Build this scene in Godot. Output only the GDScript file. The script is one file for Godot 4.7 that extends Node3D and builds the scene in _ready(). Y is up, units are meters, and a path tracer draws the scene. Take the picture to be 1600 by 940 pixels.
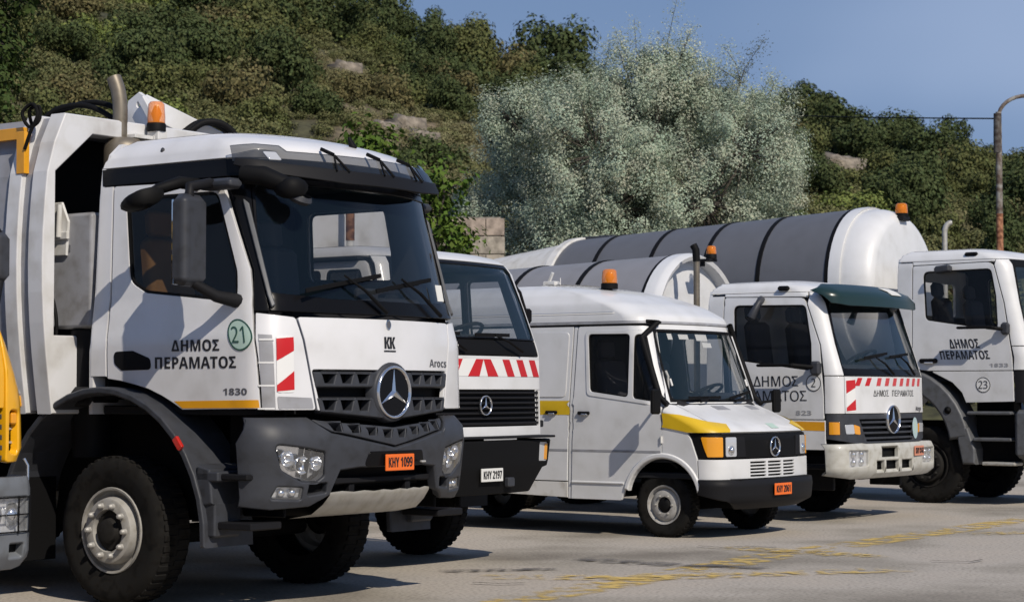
extends Node3D
# A row of municipal vehicles parked below a scrub hillside. Units are metres, y is up, the camera looks down -z.
# Vehicle axes: x forward, y up, z to the vehicle's right; the origin is on the ground under the front axle.

const SIDE := Basis(Vector3(1, 0, 0), Vector3(0, 1, 0), Vector3(0, 0, 1))      # (x, y) drawn, extruded along z
const FRONT := Basis(Vector3(0, 0, 1), Vector3(0, 1, 0), Vector3(1, 0, 0))     # (z, y) drawn, extruded along x
const PLAN := Basis(Vector3(1, 0, 0), Vector3(0, 0, 1), Vector3(0, 1, 0))      # (x, z) drawn, extruded along y

var taken := {}
var M := {}
var rng := RandomNumberGenerator.new()


class G:                                                # collects triangles of one mesh
	var p := PackedVector3Array()
	var n := PackedVector3Array()
	var c := PackedColorArray()
	var i := PackedInt32Array()
	func v(a: Vector3, b: Vector3) -> int:
		p.append(a)
		n.append(b)
		return p.size() - 1
	func tri(a: int, b: int, d: int) -> void:           # wound so that the face looks along its normals
		var f := (p[b] - p[a]).cross(p[d] - p[a])
		if f.length_squared() < 1e-14:
			return
		if f.dot(n[a] + n[b] + n[d]) > 0.0:
			i.append_array([a, d, b])
		else:
			i.append_array([a, b, d])
	func quad(a: int, b: int, d: int, e: int) -> void:
		tri(a, b, d)
		tri(a, d, e)
	func flat(a: Vector3, b: Vector3, d: Vector3, e: Vector3, m: Vector3) -> void:
		quad(v(a, m), v(b, m), v(d, m), v(e, m))
	func mesh() -> ArrayMesh:
		var a := []
		a.resize(Mesh.ARRAY_MAX)
		a[Mesh.ARRAY_VERTEX] = p
		a[Mesh.ARRAY_NORMAL] = n
		a[Mesh.ARRAY_INDEX] = i
		if c.size() == p.size() and c.size() > 0:
			a[Mesh.ARRAY_COLOR] = c
		var m := ArrayMesh.new()
		m.add_surface_from_arrays(Mesh.PRIMITIVE_TRIANGLES, a)
		return m
	func box(at: Vector3, size: Vector3, bev := 0.01, basis := Basis()) -> G:
		var h := size / 2.0
		bev = minf(bev, minf(h.x, minf(h.y, h.z)) * 0.9)
		var id := {}
		for sx in [-1, 1]:
			for sy in [-1, 1]:
				for sz in [-1, 1]:
					var s := Vector3(sx, sy, sz)
					for k in 3:
						var q := (h - Vector3.ONE * bev) * s
						q[k] = h[k] * s[k]
						var m := Vector3.ZERO
						m[k] = s[k]
						id[[sx, sy, sz, k]] = v(at + basis * q, basis * m)
		for k in 3:
			var a := (k + 1) % 3
			var b := (k + 2) % 3
			for s in [-1, 1]:
				var f := []
				for t in [[-1, -1], [1, -1], [1, 1], [-1, 1]]:
					var key := [0, 0, 0, k]
					key[k] = s
					key[a] = t[0]
					key[b] = t[1]
					f.append(id[key])
				quad(f[0], f[1], f[2], f[3])
			for s in [-1, 1]:
				for t in [-1, 1]:
					var lo := [0, 0, 0, a]
					lo[a] = s
					lo[b] = t
					lo[k] = -1
					var hi := lo.duplicate()
					hi[k] = 1
					var lo2 := lo.duplicate()
					lo2[3] = b
					var hi2 := hi.duplicate()
					hi2[3] = b
					quad(id[lo], id[hi], id[hi2], id[lo2])
		for sx in [-1, 1]:
			for sy in [-1, 1]:
				for sz in [-1, 1]:
					tri(id[[sx, sy, sz, 0]], id[[sx, sy, sz, 1]], id[[sx, sy, sz, 2]])
		return self
	func bar(a: Vector3, b: Vector3, w: float, h: float, bev := 0.005, up := Vector3.UP) -> G:   # a box from a to b, w across and h along up
		var x := (b - a).normalized()
		var z := x.cross(up).normalized()
		if z.length() < 0.5:
			z = x.cross(Vector3.FORWARD).normalized()
		return box((a + b) / 2.0, Vector3((b - a).length(), h, w), bev, Basis(x, z.cross(x), z))
	func prism(poly: PackedVector2Array, basis: Basis, d0: float, d1: float, bev := 0.0, at := Vector3.ZERO, holes := []) -> G:
		if d1 < d0:
			var k := d0
			d0 = d1
			d1 = k
		var loops := [[poly, true]]
		for h in holes:
			loops.append([h, false])
		var caps := []
		for l in loops:
			var q: PackedVector2Array = l[0]
			if Geometry2D.is_polygon_clockwise(q) == l[1]:
				q = q.duplicate()
				q.reverse()
			var inner := Geo.inset(q, bev)
			caps.append(inner)
			var m := q.size()
			for k in m:
				var a := q[k]
				var b := q[(k + 1) % m]
				var e := b - a
				var o := Vector2(e.y, -e.x).normalized()
				var on := basis * Vector3(o.x, o.y, 0)
				var f := [v(at + basis * Vector3(a.x, a.y, d0 + bev), on), v(at + basis * Vector3(b.x, b.y, d0 + bev), on), v(at + basis * Vector3(b.x, b.y, d1 - bev), on), v(at + basis * Vector3(a.x, a.y, d1 - bev), on)]
				quad(f[0], f[1], f[2], f[3])
				if bev > 0.0:
					var ia := inner[k]
					var ib := inner[(k + 1) % m]
					for s in [0, 1]:
						var d := d0 if s == 0 else d1
						var cn := basis * Vector3(0, 0, -1.0 if s == 0 else 1.0)
						quad(f[0] if s == 0 else f[3], f[1] if s == 0 else f[2], v(at + basis * Vector3(ib.x, ib.y, d), cn), v(at + basis * Vector3(ia.x, ia.y, d), cn))
		var flat2 := Geo.keyhole(caps[0], caps.slice(1))
		var t := Geometry2D.triangulate_polygon(flat2)
		for s in [0, 1]:
			var d := d0 if s == 0 else d1
			var cn := basis * Vector3(0, 0, -1.0 if s == 0 else 1.0)
			var first := p.size()
			for q in flat2:
				v(at + basis * Vector3(q.x, q.y, d), cn)
			for k in range(0, t.size(), 3):
				tri(first + t[k], first + t[k + 1], first + t[k + 2])
		return self
	func tube(path: Array, radius, sides := 10, cap := true) -> G:   # radius: one number, or one for each point
		var m := path.size()
		var up := Vector3.UP
		var rings := []
		for k in m:
			var d: Vector3 = (path[mini(k + 1, m - 1)] - path[maxi(k - 1, 0)]).normalized()
			if k == 0 and absf(d.dot(up)) > 0.9:
				up = Vector3.RIGHT
			var a := (up - d * up.dot(d)).normalized()
			up = a
			var b := d.cross(a)
			var r: float = radius[k] if radius is Array else radius
			var ring := []
			for s in sides:
				var o := a * cos(TAU * s / sides) + b * sin(TAU * s / sides)
				ring.append(v(path[k] + o * r, o))
			rings.append(ring)
			if k > 0:
				for s in sides:
					quad(rings[k - 1][s], rings[k - 1][(s + 1) % sides], ring[(s + 1) % sides], ring[s])
			if cap and (k == 0 or k == m - 1):
				var cn := -d if k == 0 else d
				var mid := v(path[k], cn)
				var first := p.size()
				for s in sides:
					v(p[ring[s]], cn)
				for s in sides:
					tri(mid, first + s, first + (s + 1) % sides)
		return self
	func lathe(prof: Array, t: Transform3D, segs := 24, crease := 0.7, from := 0.0, to := TAU) -> G:   # Vector2(radius, height) turned round t's y axis; the outside is to the right of the way along
		var closed := is_equal_approx(to - from, TAU)
		for k in prof.size() - 1:
			var a: Vector2 = prof[k]
			var b: Vector2 = prof[k + 1]
			var e := (b - a).normalized()
			if e == Vector2.ZERO:
				continue
			var nn := Vector2(e.y, -e.x)
			var na := nn
			var nb := nn
			if k > 0:
				var pe: Vector2 = (a - prof[k - 1]).normalized()
				if pe.dot(e) > crease:
					na = (nn + Vector2(pe.y, -pe.x)).normalized()
			if k < prof.size() - 2:
				var ne: Vector2 = (prof[k + 2] - b).normalized()
				if ne.dot(e) > crease:
					nb = (nn + Vector2(ne.y, -ne.x)).normalized()
			var first := p.size()
			for s in segs + 1:
				var w := lerpf(from, to, float(s) / segs)
				var o := Vector3(cos(w), 0, sin(w))
				v(t * (o * a.x + Vector3(0, a.y, 0)), (t.basis * (o * na.x + Vector3(0, na.y, 0))).normalized())
				v(t * (o * b.x + Vector3(0, b.y, 0)), (t.basis * (o * nb.x + Vector3(0, nb.y, 0))).normalized())
			for s in segs:
				quad(first + s * 2, first + s * 2 + 1, first + s * 2 + 3, first + s * 2 + 2)
		return self
	func ball(at: Vector3, size: Vector3, segs := 12, basis := Basis()) -> G:
		var prof := []
		for k in segs / 2 + 1:
			var w := PI * k / (segs / 2) - PI / 2
			prof.append(Vector2(cos(w), sin(w)))
		return lathe(prof, Transform3D(basis * Basis.from_scale(size), at), segs, -1.0)
	func add(m: Mesh, t: Transform3D) -> G:
		for s in m.get_surface_count():
			var a := m.surface_get_arrays(s)
			var first := p.size()
			var pv: PackedVector3Array = a[Mesh.ARRAY_VERTEX]
			var nv: PackedVector3Array = a[Mesh.ARRAY_NORMAL]
			for k in pv.size():
				v(t * pv[k], (t.basis * nv[k]).normalized())
			for k in a[Mesh.ARRAY_INDEX]:
				i.append(first + k)
		return self


class Geo:
	static func inset(q: PackedVector2Array, d: float) -> PackedVector2Array:     # of a counter-clockwise loop, inwards
		var out := PackedVector2Array()
		var m := q.size()
		for k in m:
			var e0 := (q[k] - q[(k + m - 1) % m]).normalized()
			var e1 := (q[(k + 1) % m] - q[k]).normalized()
			var a := Vector2(-e0.y, e0.x)
			var b := Vector2(-e1.y, e1.x)
			var o := a + b
			var l := maxf(o.length_squared() / 2.0, 0.35)
			out.append(q[k] + o * d / l)
		return out
	static func keyhole(outer: PackedVector2Array, holes: Array) -> PackedVector2Array:
		var o := outer.duplicate()
		for h in holes:
			var best := INF
			var bi := 0
			var bj := 0
			for a in o.size():
				for b in h.size():
					var d: float = o[a].distance_squared_to(h[b])
					if d < best:
						best = d
						bi = a
						bj = b
			var out := PackedVector2Array()
			for a in bi + 1:
				out.append(o[a])
			for b in h.size() + 1:
				out.append(h[(bj + b) % h.size()] + Vector2(0, 1e-5))
			for a in range(bi, o.size()):
				out.append(o[a] + Vector2(1e-5, 0))
			o = out
		return o
	static func rounded(q: Array, r, steps := 5) -> PackedVector2Array:           # fillets the corners; r: one radius, or one for each corner
		var out := PackedVector2Array()
		var m := q.size()
		for k in m:
			var c: Vector2 = q[k]
			var a: Vector2 = q[(k + m - 1) % m] - c
			var b: Vector2 = q[(k + 1) % m] - c
			var rr: float = r[k] if r is Array else r
			var half := absf(a.angle_to(b)) / 2.0
			if rr <= 0.0 or half > 1.5:
				out.append(c)
				continue
			var l := minf(rr / tan(half), minf(a.length(), b.length()) * 0.48)
			var p0 := c + a.normalized() * l
			var p1 := c + b.normalized() * l
			for s in steps + 1:
				var t := float(s) / steps
				out.append(p0.lerp(c, t).lerp(c.lerp(p1, t), t))
		return out


class Wrap:                                             # the smooth outer skin of a cab: u runs round it from the middle of the front, y is the height
	var rows: Array                                     # [y, x of the front, bow of the front, half width, corner radius, x of the rear]
	var memo := {}
	func _init(r: Array) -> void:
		rows = r
	func geo(y: float) -> Array:
		var key := roundi(y * 2000.0)
		if memo.has(key):
			return memo[key]
		var r: Array = rows[0].slice(1)
		if y >= rows[-1][0]:
			r = rows[-1].slice(1)
		else:
			for k in rows.size() - 1:
				if y >= rows[k][0] and y < rows[k + 1][0]:
					var t: float = (y - rows[k][0]) / (rows[k + 1][0] - rows[k][0])
					for j in 5:
						r[j] = lerpf(rows[k][j + 1], rows[k + 1][j + 1], t)
		var a := 0.0
		var ze := 0.0
		for k in 4:
			ze = r[2] - r[3] * (1.0 - sin(a))
			a = atan(2.0 * r[1] / ze)
		var xc: float = r[0] - r[1] - r[3] * cos(a)
		var zc: float = ze - r[3] * sin(a)
		memo[key] = [r[0], r[1], r[2], r[3], ze, a, xc, zc, ze + r[3] * (PI / 2 - a), r[4]]
		return memo[key]
	func pos(u: float, y: float) -> Vector3:
		var g := geo(y)
		var s := signf(u)
		var t := absf(u)
		if t <= g[4]:
			return Vector3(g[0] - g[1] * (t / g[4]) ** 2, y, u)
		if t <= g[8]:
			var a: float = g[5] + (t - g[4]) / g[3]
			return Vector3(g[6] + g[3] * cos(a), y, s * (g[7] + g[3] * sin(a)))
		return Vector3(g[6] - (t - g[8]), y, s * g[2])
	func nrm(u: float, y: float) -> Vector3:
		var e := 0.005
		var a := pos(u + e, y) - pos(u - e, y)
		var b := pos(u, y + 0.02) - pos(u, y - 0.02)
		return b.cross(a).normalized() * -1.0 if b.cross(a).dot(pos(u, y) - Vector3(-1.0, y, 0)) < 0.0 else b.cross(a).normalized()
	func at(u: float, y: float, off := 0.0) -> Vector3:
		return pos(u, y) + nrm(u, y) * off
	func F(z: float, y: float) -> Vector2:              # the skin's point that lies z to the right, seen from the front
		var g := geo(y)
		var t := absf(z)
		if t > g[4]:
			t = g[4] + g[3] * (asin(clampf((t - g[7]) / g[3], -1, 1)) - g[5])
		return Vector2(t * signf(z), y)
	func S(x: float, y: float) -> Vector2:              # the skin's point at x along the right side
		var g := geo(y)
		if x > g[6]:
			return Vector2(g[4] + g[3] * (acos(clampf((x - g[6]) / g[3], -1, 1)) - g[5]), y)
		return Vector2(g[8] + g[6] - x, y)
	func side(pts, closed := true) -> Array:            # points (x, y) of the right side; long edges are cut up so that they stay straight
		var out := []
		for k in pts.size():
			var a: Vector2 = pts[k]
			var b: Vector2 = pts[(k + 1) % pts.size()]
			var m := ceili(a.distance_to(b) / 0.09) if closed or k < pts.size() - 1 else 1
			for j in maxi(m, 1):
				var q := a.lerp(b, float(j) / maxi(m, 1))
				out.append(S(q.x, q.y))
		return out
	func face(pts: Array) -> Array:
		return pts.map(func(q): return F(q.x, q.y))


func mir(q) -> PackedVector2Array:
	var out := PackedVector2Array()
	for k in range(q.size() - 1, -1, -1):
		out.append(Vector2(-q[k].x, q[k].y))
	return out


func both(right: Array) -> Array:                       # a loop from its right half, listed from top to bottom
	return right + Array(mir(right))


func sheet(g: G, w: Wrap, outer, holes := [], off := 0.0, thick := 0.03, bev := 0.004, du := 0.07, dy := 0.09) -> G:   # a piece of the skin, cut out along outer, with holes, an edge of its own and a small bevel
	var loops := [PackedVector2Array(outer)]
	for h in holes:
		loops.append(PackedVector2Array(h))
	var lo := Vector2(INF, INF)
	var hi := -lo
	for q in loops[0]:
		lo = lo.min(q)
		hi = hi.max(q)
	var cuts := [{}, {}]
	for k in 2:
		var m := maxi(1, ceili((hi[k] - lo[k]) / (du if k == 0 else dy)))
		for s in m + 1:
			cuts[k][snappedf(lerpf(lo[k], hi[k], float(s) / m), 1e-4)] = true
	var tops := []
	for k in loops.size():
		var q: PackedVector2Array = loops[k]
		var fine := PackedVector2Array()
		for s in q.size():
			var a := q[s]
			var b := q[(s + 1) % q.size()]
			var m := maxi(1, ceili(a.distance_to(b) / du))
			for j in m:
				fine.append(a.lerp(b, float(j) / m))
		if Geometry2D.is_polygon_clockwise(fine) == (k == 0):
			fine.reverse()
		loops[k] = fine
		tops.append(Geo.inset(fine, bev))
		if k > 0:
			var mid := Vector2.ZERO
			for c in fine:
				mid += c / fine.size()
			cuts[0][snappedf(mid.x, 1e-4)] = true
			cuts[1][snappedf(mid.y, 1e-4)] = true
	var us: Array = cuts[0].keys()
	var ys: Array = cuts[1].keys()
	us.sort()
	ys.sort()
	var ids := {}
	var boxes := []
	for k in range(1, tops.size()):
		var r := Rect2(tops[k][0], Vector2.ZERO)
		for c in tops[k]:
			r = r.expand(c)
		boxes.append(r)
	for a in us.size() - 1:
		for b in ys.size() - 1:
			var cell := PackedVector2Array([Vector2(us[a], ys[b]), Vector2(us[a + 1], ys[b]), Vector2(us[a + 1], ys[b + 1]), Vector2(us[a], ys[b + 1])])
			var r := Rect2(cell[0], cell[2] - cell[0])
			var bits := Geometry2D.intersect_polygons(cell, tops[0])
			for k in boxes.size():
				if r.intersects(boxes[k]):
					var left := []
					for bit in bits:
						left.append_array(Geometry2D.clip_polygons(bit, tops[k + 1]))
					bits.assign(left)
			for bit in bits:
				if Geometry2D.is_polygon_clockwise(bit):
					continue
				var t := Geometry2D.triangulate_polygon(bit)
				var id := []
				for c in bit:
					var key := Vector2i(roundi(c.x * 5000), roundi(c.y * 5000))
					if not ids.has(key):
						ids[key] = g.v(w.at(c.x, c.y, off), w.nrm(c.x, c.y))
					id.append(ids[key])
				for k in range(0, t.size(), 3):
					g.tri(id[t[k]], id[t[k + 1]], id[t[k + 2]])
	for k in loops.size():
		var q: PackedVector2Array = loops[k]
		var top: PackedVector2Array = tops[k]
		var m := q.size()
		for s in m:
			var a := q[s]
			var b := q[(s + 1) % m]
			var ta := top[s]
			var tb := top[(s + 1) % m]
			var e := b - a
			var o := Vector2(e.y, -e.x).normalized()
			var c := (a + b) / 2.0
			var na := w.nrm(a.x, a.y)
			var nb := w.nrm(b.x, b.y)
			var on := (w.pos(c.x + o.x * 0.003, c.y + o.y * 0.003) - w.pos(c.x, c.y)).normalized()
			var f := [g.v(w.pos(a.x, a.y) + na * (off - bev), on), g.v(w.pos(b.x, b.y) + nb * (off - bev), on)]
			g.quad(g.v(w.at(ta.x, ta.y, off), na), g.v(w.at(tb.x, tb.y, off), nb), f[1], f[0])
			if thick > bev:
				g.quad(f[0], f[1], g.v(w.pos(b.x, b.y) + nb * (off - thick), on), g.v(w.pos(a.x, a.y) + na * (off - thick), on))
	return g


func crown(g: G, w: Wrap, y: float, rise: float, off := 0.0) -> G:   # closes the top of a cab with a gently domed roof
	var q := w.geo(y)
	var ring := []
	var um: float = q[8] + q[6] - q[9]
	for k in 81:
		var u := lerpf(-um, um, k / 80.0)
		var c := w.pos(u, y)
		ring.append(c)
	for k in 9:
		ring.append(Vector3(q[9], y, lerpf(q[2], -q[2], (k + 1) / 10.0)))
	var mid := Vector3((q[0] + q[9]) / 2.0, y, 0)
	var last := []
	for s in 7:
		var t := 1.0 - s / 6.0
		var now := []
		for c in ring:
			var h: Vector3 = mid + (c - mid) * t
			var o: Vector3 = c - mid
			var slope: float = 2.0 * rise * t / maxf(o.length(), 0.3)
			if s == 0:
				slope = maxf(slope, 0.5)
			now.append(g.v(h + Vector3(0, rise * (1.0 - t * t) + off, 0), (Vector3.UP + o.normalized() * slope).normalized()))
		if s > 0:
			for k in ring.size():
				g.quad(last[k], last[(k + 1) % ring.size()], now[(k + 1) % ring.size()], now[k])
		last = now
	return g


func rear_wall(g: G, w: Wrap, y0: float, y1: float, holes := []) -> G:
	var right := []
	for k in 9:
		var y := lerpf(y1, y0, k / 8.0)
		right.append(Vector2(w.geo(y)[2] - 0.004, y))
	var x: float = w.geo((y0 + y1) / 2.0)[9]
	return g.prism(PackedVector2Array(both(right)), FRONT, x - 0.004, x + 0.03, 0.0, Vector3.ZERO, holes)


func thing(called: String, label: String, category: String, at := Vector3.ZERO, turn := 0.0, group := "") -> Node3D:
	var o := Node3D.new()
	o.name = numbered(called)
	add_child(o)
	o.position = at
	o.rotation.y = turn
	tag(o, label, category, group)
	return o


func tag(o: Node, label: String, category: String, group := "", kind := "") -> void:
	o.set_meta("label", label)
	if category:
		o.set_meta("category", category)
	if group:
		o.set_meta("group", group)
	if kind:
		o.set_meta("kind", kind)


func numbered(called: String) -> String:
	var k: int = taken.get(called, 0)
	taken[called] = k + 1
	return called if k == 0 else "%s_%03d" % [called, k]


func part(parent: Node, called: String, g, mat: Material) -> MeshInstance3D:
	var o := MeshInstance3D.new()
	o.name = called if parent != self else numbered(called)
	o.mesh = g.mesh() if g is G else g
	o.material_override = mat
	parent.add_child(o, true)
	return o


func group_part(parent: Node, called: String, t := Transform3D()) -> Node3D:
	var o := Node3D.new()
	o.name = called
	parent.add_child(o, true)
	o.transform = t
	return o


func piece(parent: Node, called: String, mat: Material, w: Wrap, outer, holes := [], off := 0.0, thick := 0.03, bev := 0.004) -> MeshInstance3D:
	return part(parent, called, sheet(G.new(), w, outer, holes, off, thick, bev), mat)


func letters(s: String, size: float, bold := true, wide := 1.0, mono := false, serif := false) -> ArrayMesh:   # lettering whose capitals are size tall, its middle at the origin
	var f := SystemFont.new()
	f.font_names = PackedStringArray(["Droid Sans Mono" if mono else "Droid Serif" if serif else "Droid Sans"])
	f.font_weight = 700 if bold else 400
	var t := TextMesh.new()
	t.font = f
	t.text = s
	t.font_size = 64
	t.pixel_size = size / 45.7
	t.depth = 0.004
	t.curve_step = 2.0
	var m := G.new()
	m.add(t, Transform3D(Basis.from_scale(Vector3(wide, 1, 1)), Vector3.ZERO))
	return m.mesh()


func write_on(parent: Node, called: String, w: Wrap, c: Vector2, mesh: Mesh, mat: Material, off := 0.0025, slant := 0.0) -> MeshInstance3D:   # lettering laid on the skin round its point c
	var g := G.new()
	g.add(mesh, Transform3D())
	for k in g.p.size():
		var q := g.p[k]
		var u := c.x - q.x
		var y := c.y + q.y + slant * q.x
		g.p[k] = w.at(u, y, off + q.z * 0.3)
		var e := w.pos(u - 0.01, y) - w.pos(u + 0.01, y)
		var x := e.normalized()
		var nn := w.nrm(u, y)
		g.n[k] = (x * g.n[k].x + nn.cross(x) * g.n[k].y + nn * g.n[k].z).normalized()
	return part(parent, called, g, mat)


func disc(c: Vector2, r: float, steps := 24, squash := 1.0) -> PackedVector2Array:
	var q := PackedVector2Array()
	for k in steps:
		q.append(c + Vector2(cos(TAU * k / steps) * r * squash, sin(TAU * k / steps) * r))
	return q


func star_badge(parent: Node, at: Vector3, r: float, rise: float, basis: Basis, plate := true) -> void:   # a ringed three-pointed star on a dark plate; basis.z looks out
	var t := Transform3D(Basis(basis.x, basis.z, -basis.y), at)
	var o := part(parent, "emblem", G.new().lathe([Vector2(r * 0.88, 0), Vector2(r * 0.9, rise * 0.8), Vector2(r * 0.95, rise), Vector2(r, rise * 0.8), Vector2(r, 0)], t, 40, 0.2), M.chrome)
	if plate:
		part(o, "emblem_plate", G.new().lathe([Vector2(r * 0.93, rise * 0.45), Vector2(0.001, rise * 0.5)], t, 32), M.black_gloss)
	var g := G.new()
	for k in 3:
		var a := PI / 2 + TAU * k / 3.0
		var tip := Vector3(cos(a), sin(a), 0) * r * 0.93
		for s in [-1, 1]:
			var b: float = a + s * PI / 3.0
			var low := Vector3(cos(b), sin(b), 0) * r * 0.14
			var top := Vector3(0, 0, rise * 1.05)
			var base := Vector3(0, 0, rise * 0.55)
			var pts := [at + basis * (tip + base), at + basis * (low + base), at + basis * top]
			var nn: Vector3 = (pts[1] - pts[0]).cross(pts[2] - pts[0]).normalized()
			if nn.dot(basis.z) < 0.0:
				nn = -nn
			g.tri(g.v(pts[0], nn), g.v(pts[1], nn), g.v(pts[2], nn))
	part(o, "emblem_star", g, M.chrome)


func wheel(parent: Node, at: Vector3, r: float, width: float, side: float, look := "truck") -> Node3D:   # its outer face looks along side * z
	var o := group_part(parent, "wheel", Transform3D(Basis(Vector3(1, 0, 0), Vector3(0, 0, side), Vector3(0, -1, 0) * side), at))
	var t := Transform3D(Basis(), Vector3.ZERO)
	var paint: Material = M.hub if look == "truck_dark" else M.rim
	if look == "truck_dark":
		look = "truck"
	var rim := r * (0.58 if look == "truck" else 0.60)
	var h := width / 2.0
	part(o, "tyre", G.new().lathe([Vector2(rim, -h * 0.8), Vector2(r * 0.9, -h), Vector2(r * 0.975, -h * 0.86), Vector2(r, -h * 0.6), Vector2(r, h * 0.6), Vector2(r * 0.975, h * 0.86), Vector2(r * 0.9, h * 0.97), Vector2(r * 0.82, h), Vector2(r * 0.80, h * 0.985), Vector2(r * 0.68, h * 0.96), Vector2(rim * 1.03, h * 0.86), Vector2(rim, h * 0.8)], t, 48, 0.6), M.tyre)
	var tread := G.new()
	for k in 44:
		for s in [-1, 1]:
			var a: float = TAU * (k + (0.5 if s > 0 else 0.0)) / 44.0
			var b := Basis(Vector3(cos(a), 0, sin(a)), Vector3.UP, Vector3(-sin(a), 0, cos(a)))
			tread.box(b * Vector3(r - 0.003, s * h * 0.42, 0), Vector3(0.018, h * 0.72, r * 0.085), 0.004, b)
	part(o, "tread", tread, M.tyre).set_meta("kind", "stuff")
	if look == "truck":      # the steel wheel of a steered axle: a deep bell with ten nuts round an open hub
		part(o, "rim", G.new().lathe([Vector2(rim * 1.02, h * 0.80), Vector2(rim * 1.0, h * 0.92), Vector2(rim * 0.95, h * 0.90), Vector2(rim * 0.93, h * 0.62), Vector2(rim * 0.80, h * 0.55), Vector2(rim * 0.78, h * 0.9), Vector2(rim * 0.75, h * 1.10), Vector2(rim * 0.71, h * 1.14), Vector2(rim * 0.50, h * 1.12), Vector2(rim * 0.48, h * 0.75)], t, 40, 0.8), paint)
		part(o, "hub", G.new().lathe([Vector2(rim * 0.49, h * 0.78), Vector2(rim * 0.44, h * 0.95), Vector2(rim * 0.30, h * 0.98), Vector2(rim * 0.27, h * 1.18), Vector2(rim * 0.2, h * 1.24), Vector2(0.001, h * 1.24)], t, 24, 0.8), M.hub)
		var nut := G.new().lathe([Vector2(0.024, h * 1.1), Vector2(0.021, h * 1.1 + 0.028), Vector2(0.013, h * 1.1 + 0.045), Vector2(0.001, h * 1.1 + 0.047)], Transform3D(), 6, 2.0).mesh()
		for k in 10:
			var a := TAU * k / 10.0
			part(o, "wheel_nut", nut, M.nut if paint == M.rim else M.hub).position = Vector3(cos(a), 0, sin(a)) * rim * 0.60
	elif look == "dual":     # seen from outside, a driven wheel is a deep dish
		part(o, "rim", G.new().lathe([Vector2(rim * 1.02, h * 0.8), Vector2(rim, h * 0.95), Vector2(rim * 0.95, h * 0.9), Vector2(rim * 0.9, h * 0.1), Vector2(rim * 0.74, -h * 0.25), Vector2(rim * 0.5, -h * 0.3), Vector2(rim * 0.46, h * 0.35), Vector2(rim * 0.3, h * 0.5), Vector2(0.001, h * 0.5)], t, 36, 0.8), M.rim)
		var nuts := G.new()
		for k in 10:
			var a := TAU * k / 10.0
			nuts.lathe([Vector2(0.024, -h * 0.27), Vector2(0.021, -h * 0.27 + 0.03), Vector2(0.001, -h * 0.27 + 0.045)], Transform3D(Basis(), Vector3(cos(a), 0, sin(a)) * rim * 0.62), 6, 2.0)
		part(o, "wheel_nuts", nuts, M.nut).set_meta("kind", "stuff")
	else:                    # a small steel van wheel with hand holes and a dark hub
		part(o, "rim", G.new().lathe([Vector2(rim * 1.02, h * 0.8), Vector2(rim * 1.0, h * 0.93), Vector2(rim * 0.94, h * 0.88), Vector2(rim * 0.91, h * 0.55), Vector2(rim * 0.86, h * 0.45), Vector2(rim * 0.80, h * 0.62), Vector2(rim * 0.62, h * 0.86), Vector2(rim * 0.42, h * 0.82), Vector2(rim * 0.40, h * 0.5)], t, 36, 0.75), M.rim_worn)
		part(o, "hub", G.new().lathe([Vector2(rim * 0.41, h * 0.55), Vector2(rim * 0.36, h * 0.75), Vector2(rim * 0.2, h * 0.95), Vector2(0.001, h * 0.95)], t, 20), M.black)
		var nuts := G.new()
		for k in 6:
			var a := TAU * k / 6.0
			nuts.lathe([Vector2(0.013, h * 0.84), Vector2(0.011, h * 0.84 + 0.02), Vector2(0.001, h * 0.84 + 0.022)], Transform3D(Basis(), Vector3(cos(a), 0, sin(a)) * rim * 0.50), 6, 2.0)
		part(o, "wheel_nuts", nuts, M.nut).set_meta("kind", "stuff")
	return o


func arc_fender(g: G, r0: float, r1: float, a0: float, a1: float, z0: float, z1: float, c: Vector2, bev := 0.015) -> G:
	var q := PackedVector2Array()
	for k in 21:
		var a := deg_to_rad(lerpf(a0, a1, k / 20.0))
		q.append(c + Vector2(cos(a), sin(a)) * r1)
	for k in 21:
		var a := deg_to_rad(lerpf(a1, a0, k / 20.0))
		q.append(c + Vector2(cos(a), sin(a)) * r0)
	return g.prism(q, SIDE, z0, z1, bev)


func seat(parent: Node, at: Vector3, mat: Material) -> void:
	var o := part(parent, "seat", G.new().box(at + Vector3(0, 0.09, 0), Vector3(0.50, 0.16, 0.48), 0.05).box(at + Vector3(0, -0.12, 0), Vector3(0.36, 0.26, 0.34), 0.02), mat)
	part(o, "backrest", G.new().box(at + Vector3(-0.27, 0.48, 0), Vector3(0.14, 0.68, 0.46), 0.05, Basis(Vector3(0, 0, 1), 0.12)), mat)
	part(o, "headrest", G.new().box(at + Vector3(-0.36, 0.92, 0), Vector3(0.10, 0.2, 0.28), 0.04, Basis(Vector3(0, 0, 1), 0.12)), mat)


func steering(parent: Node, at: Vector3, r: float, tilt: float) -> void:
	var t := Transform3D(Basis(Vector3(0, 0, 1), tilt), at)
	var g := G.new()
	var path := []
	for k in 25:
		path.append(t * (Vector3(cos(TAU * k / 24.0), 0, sin(TAU * k / 24.0)) * r))
	g.tube(path, 0.017, 8, false)
	for a in [0.3, PI - 0.3, PI * 1.5]:
		g.tube([t * Vector3.ZERO, t * (Vector3(sin(a - 1.57), 0, cos(a - 1.57)) * r)], 0.014, 6)
	g.lathe([Vector2(0.07, -0.03), Vector2(0.06, 0.02), Vector2(0.001, 0.025)], t, 16)
	g.tube([t * Vector3(0, 0, 0), t * Vector3(0, -0.55, 0)], 0.035, 8)
	part(parent, "steering_wheel", g, M.black)


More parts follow.
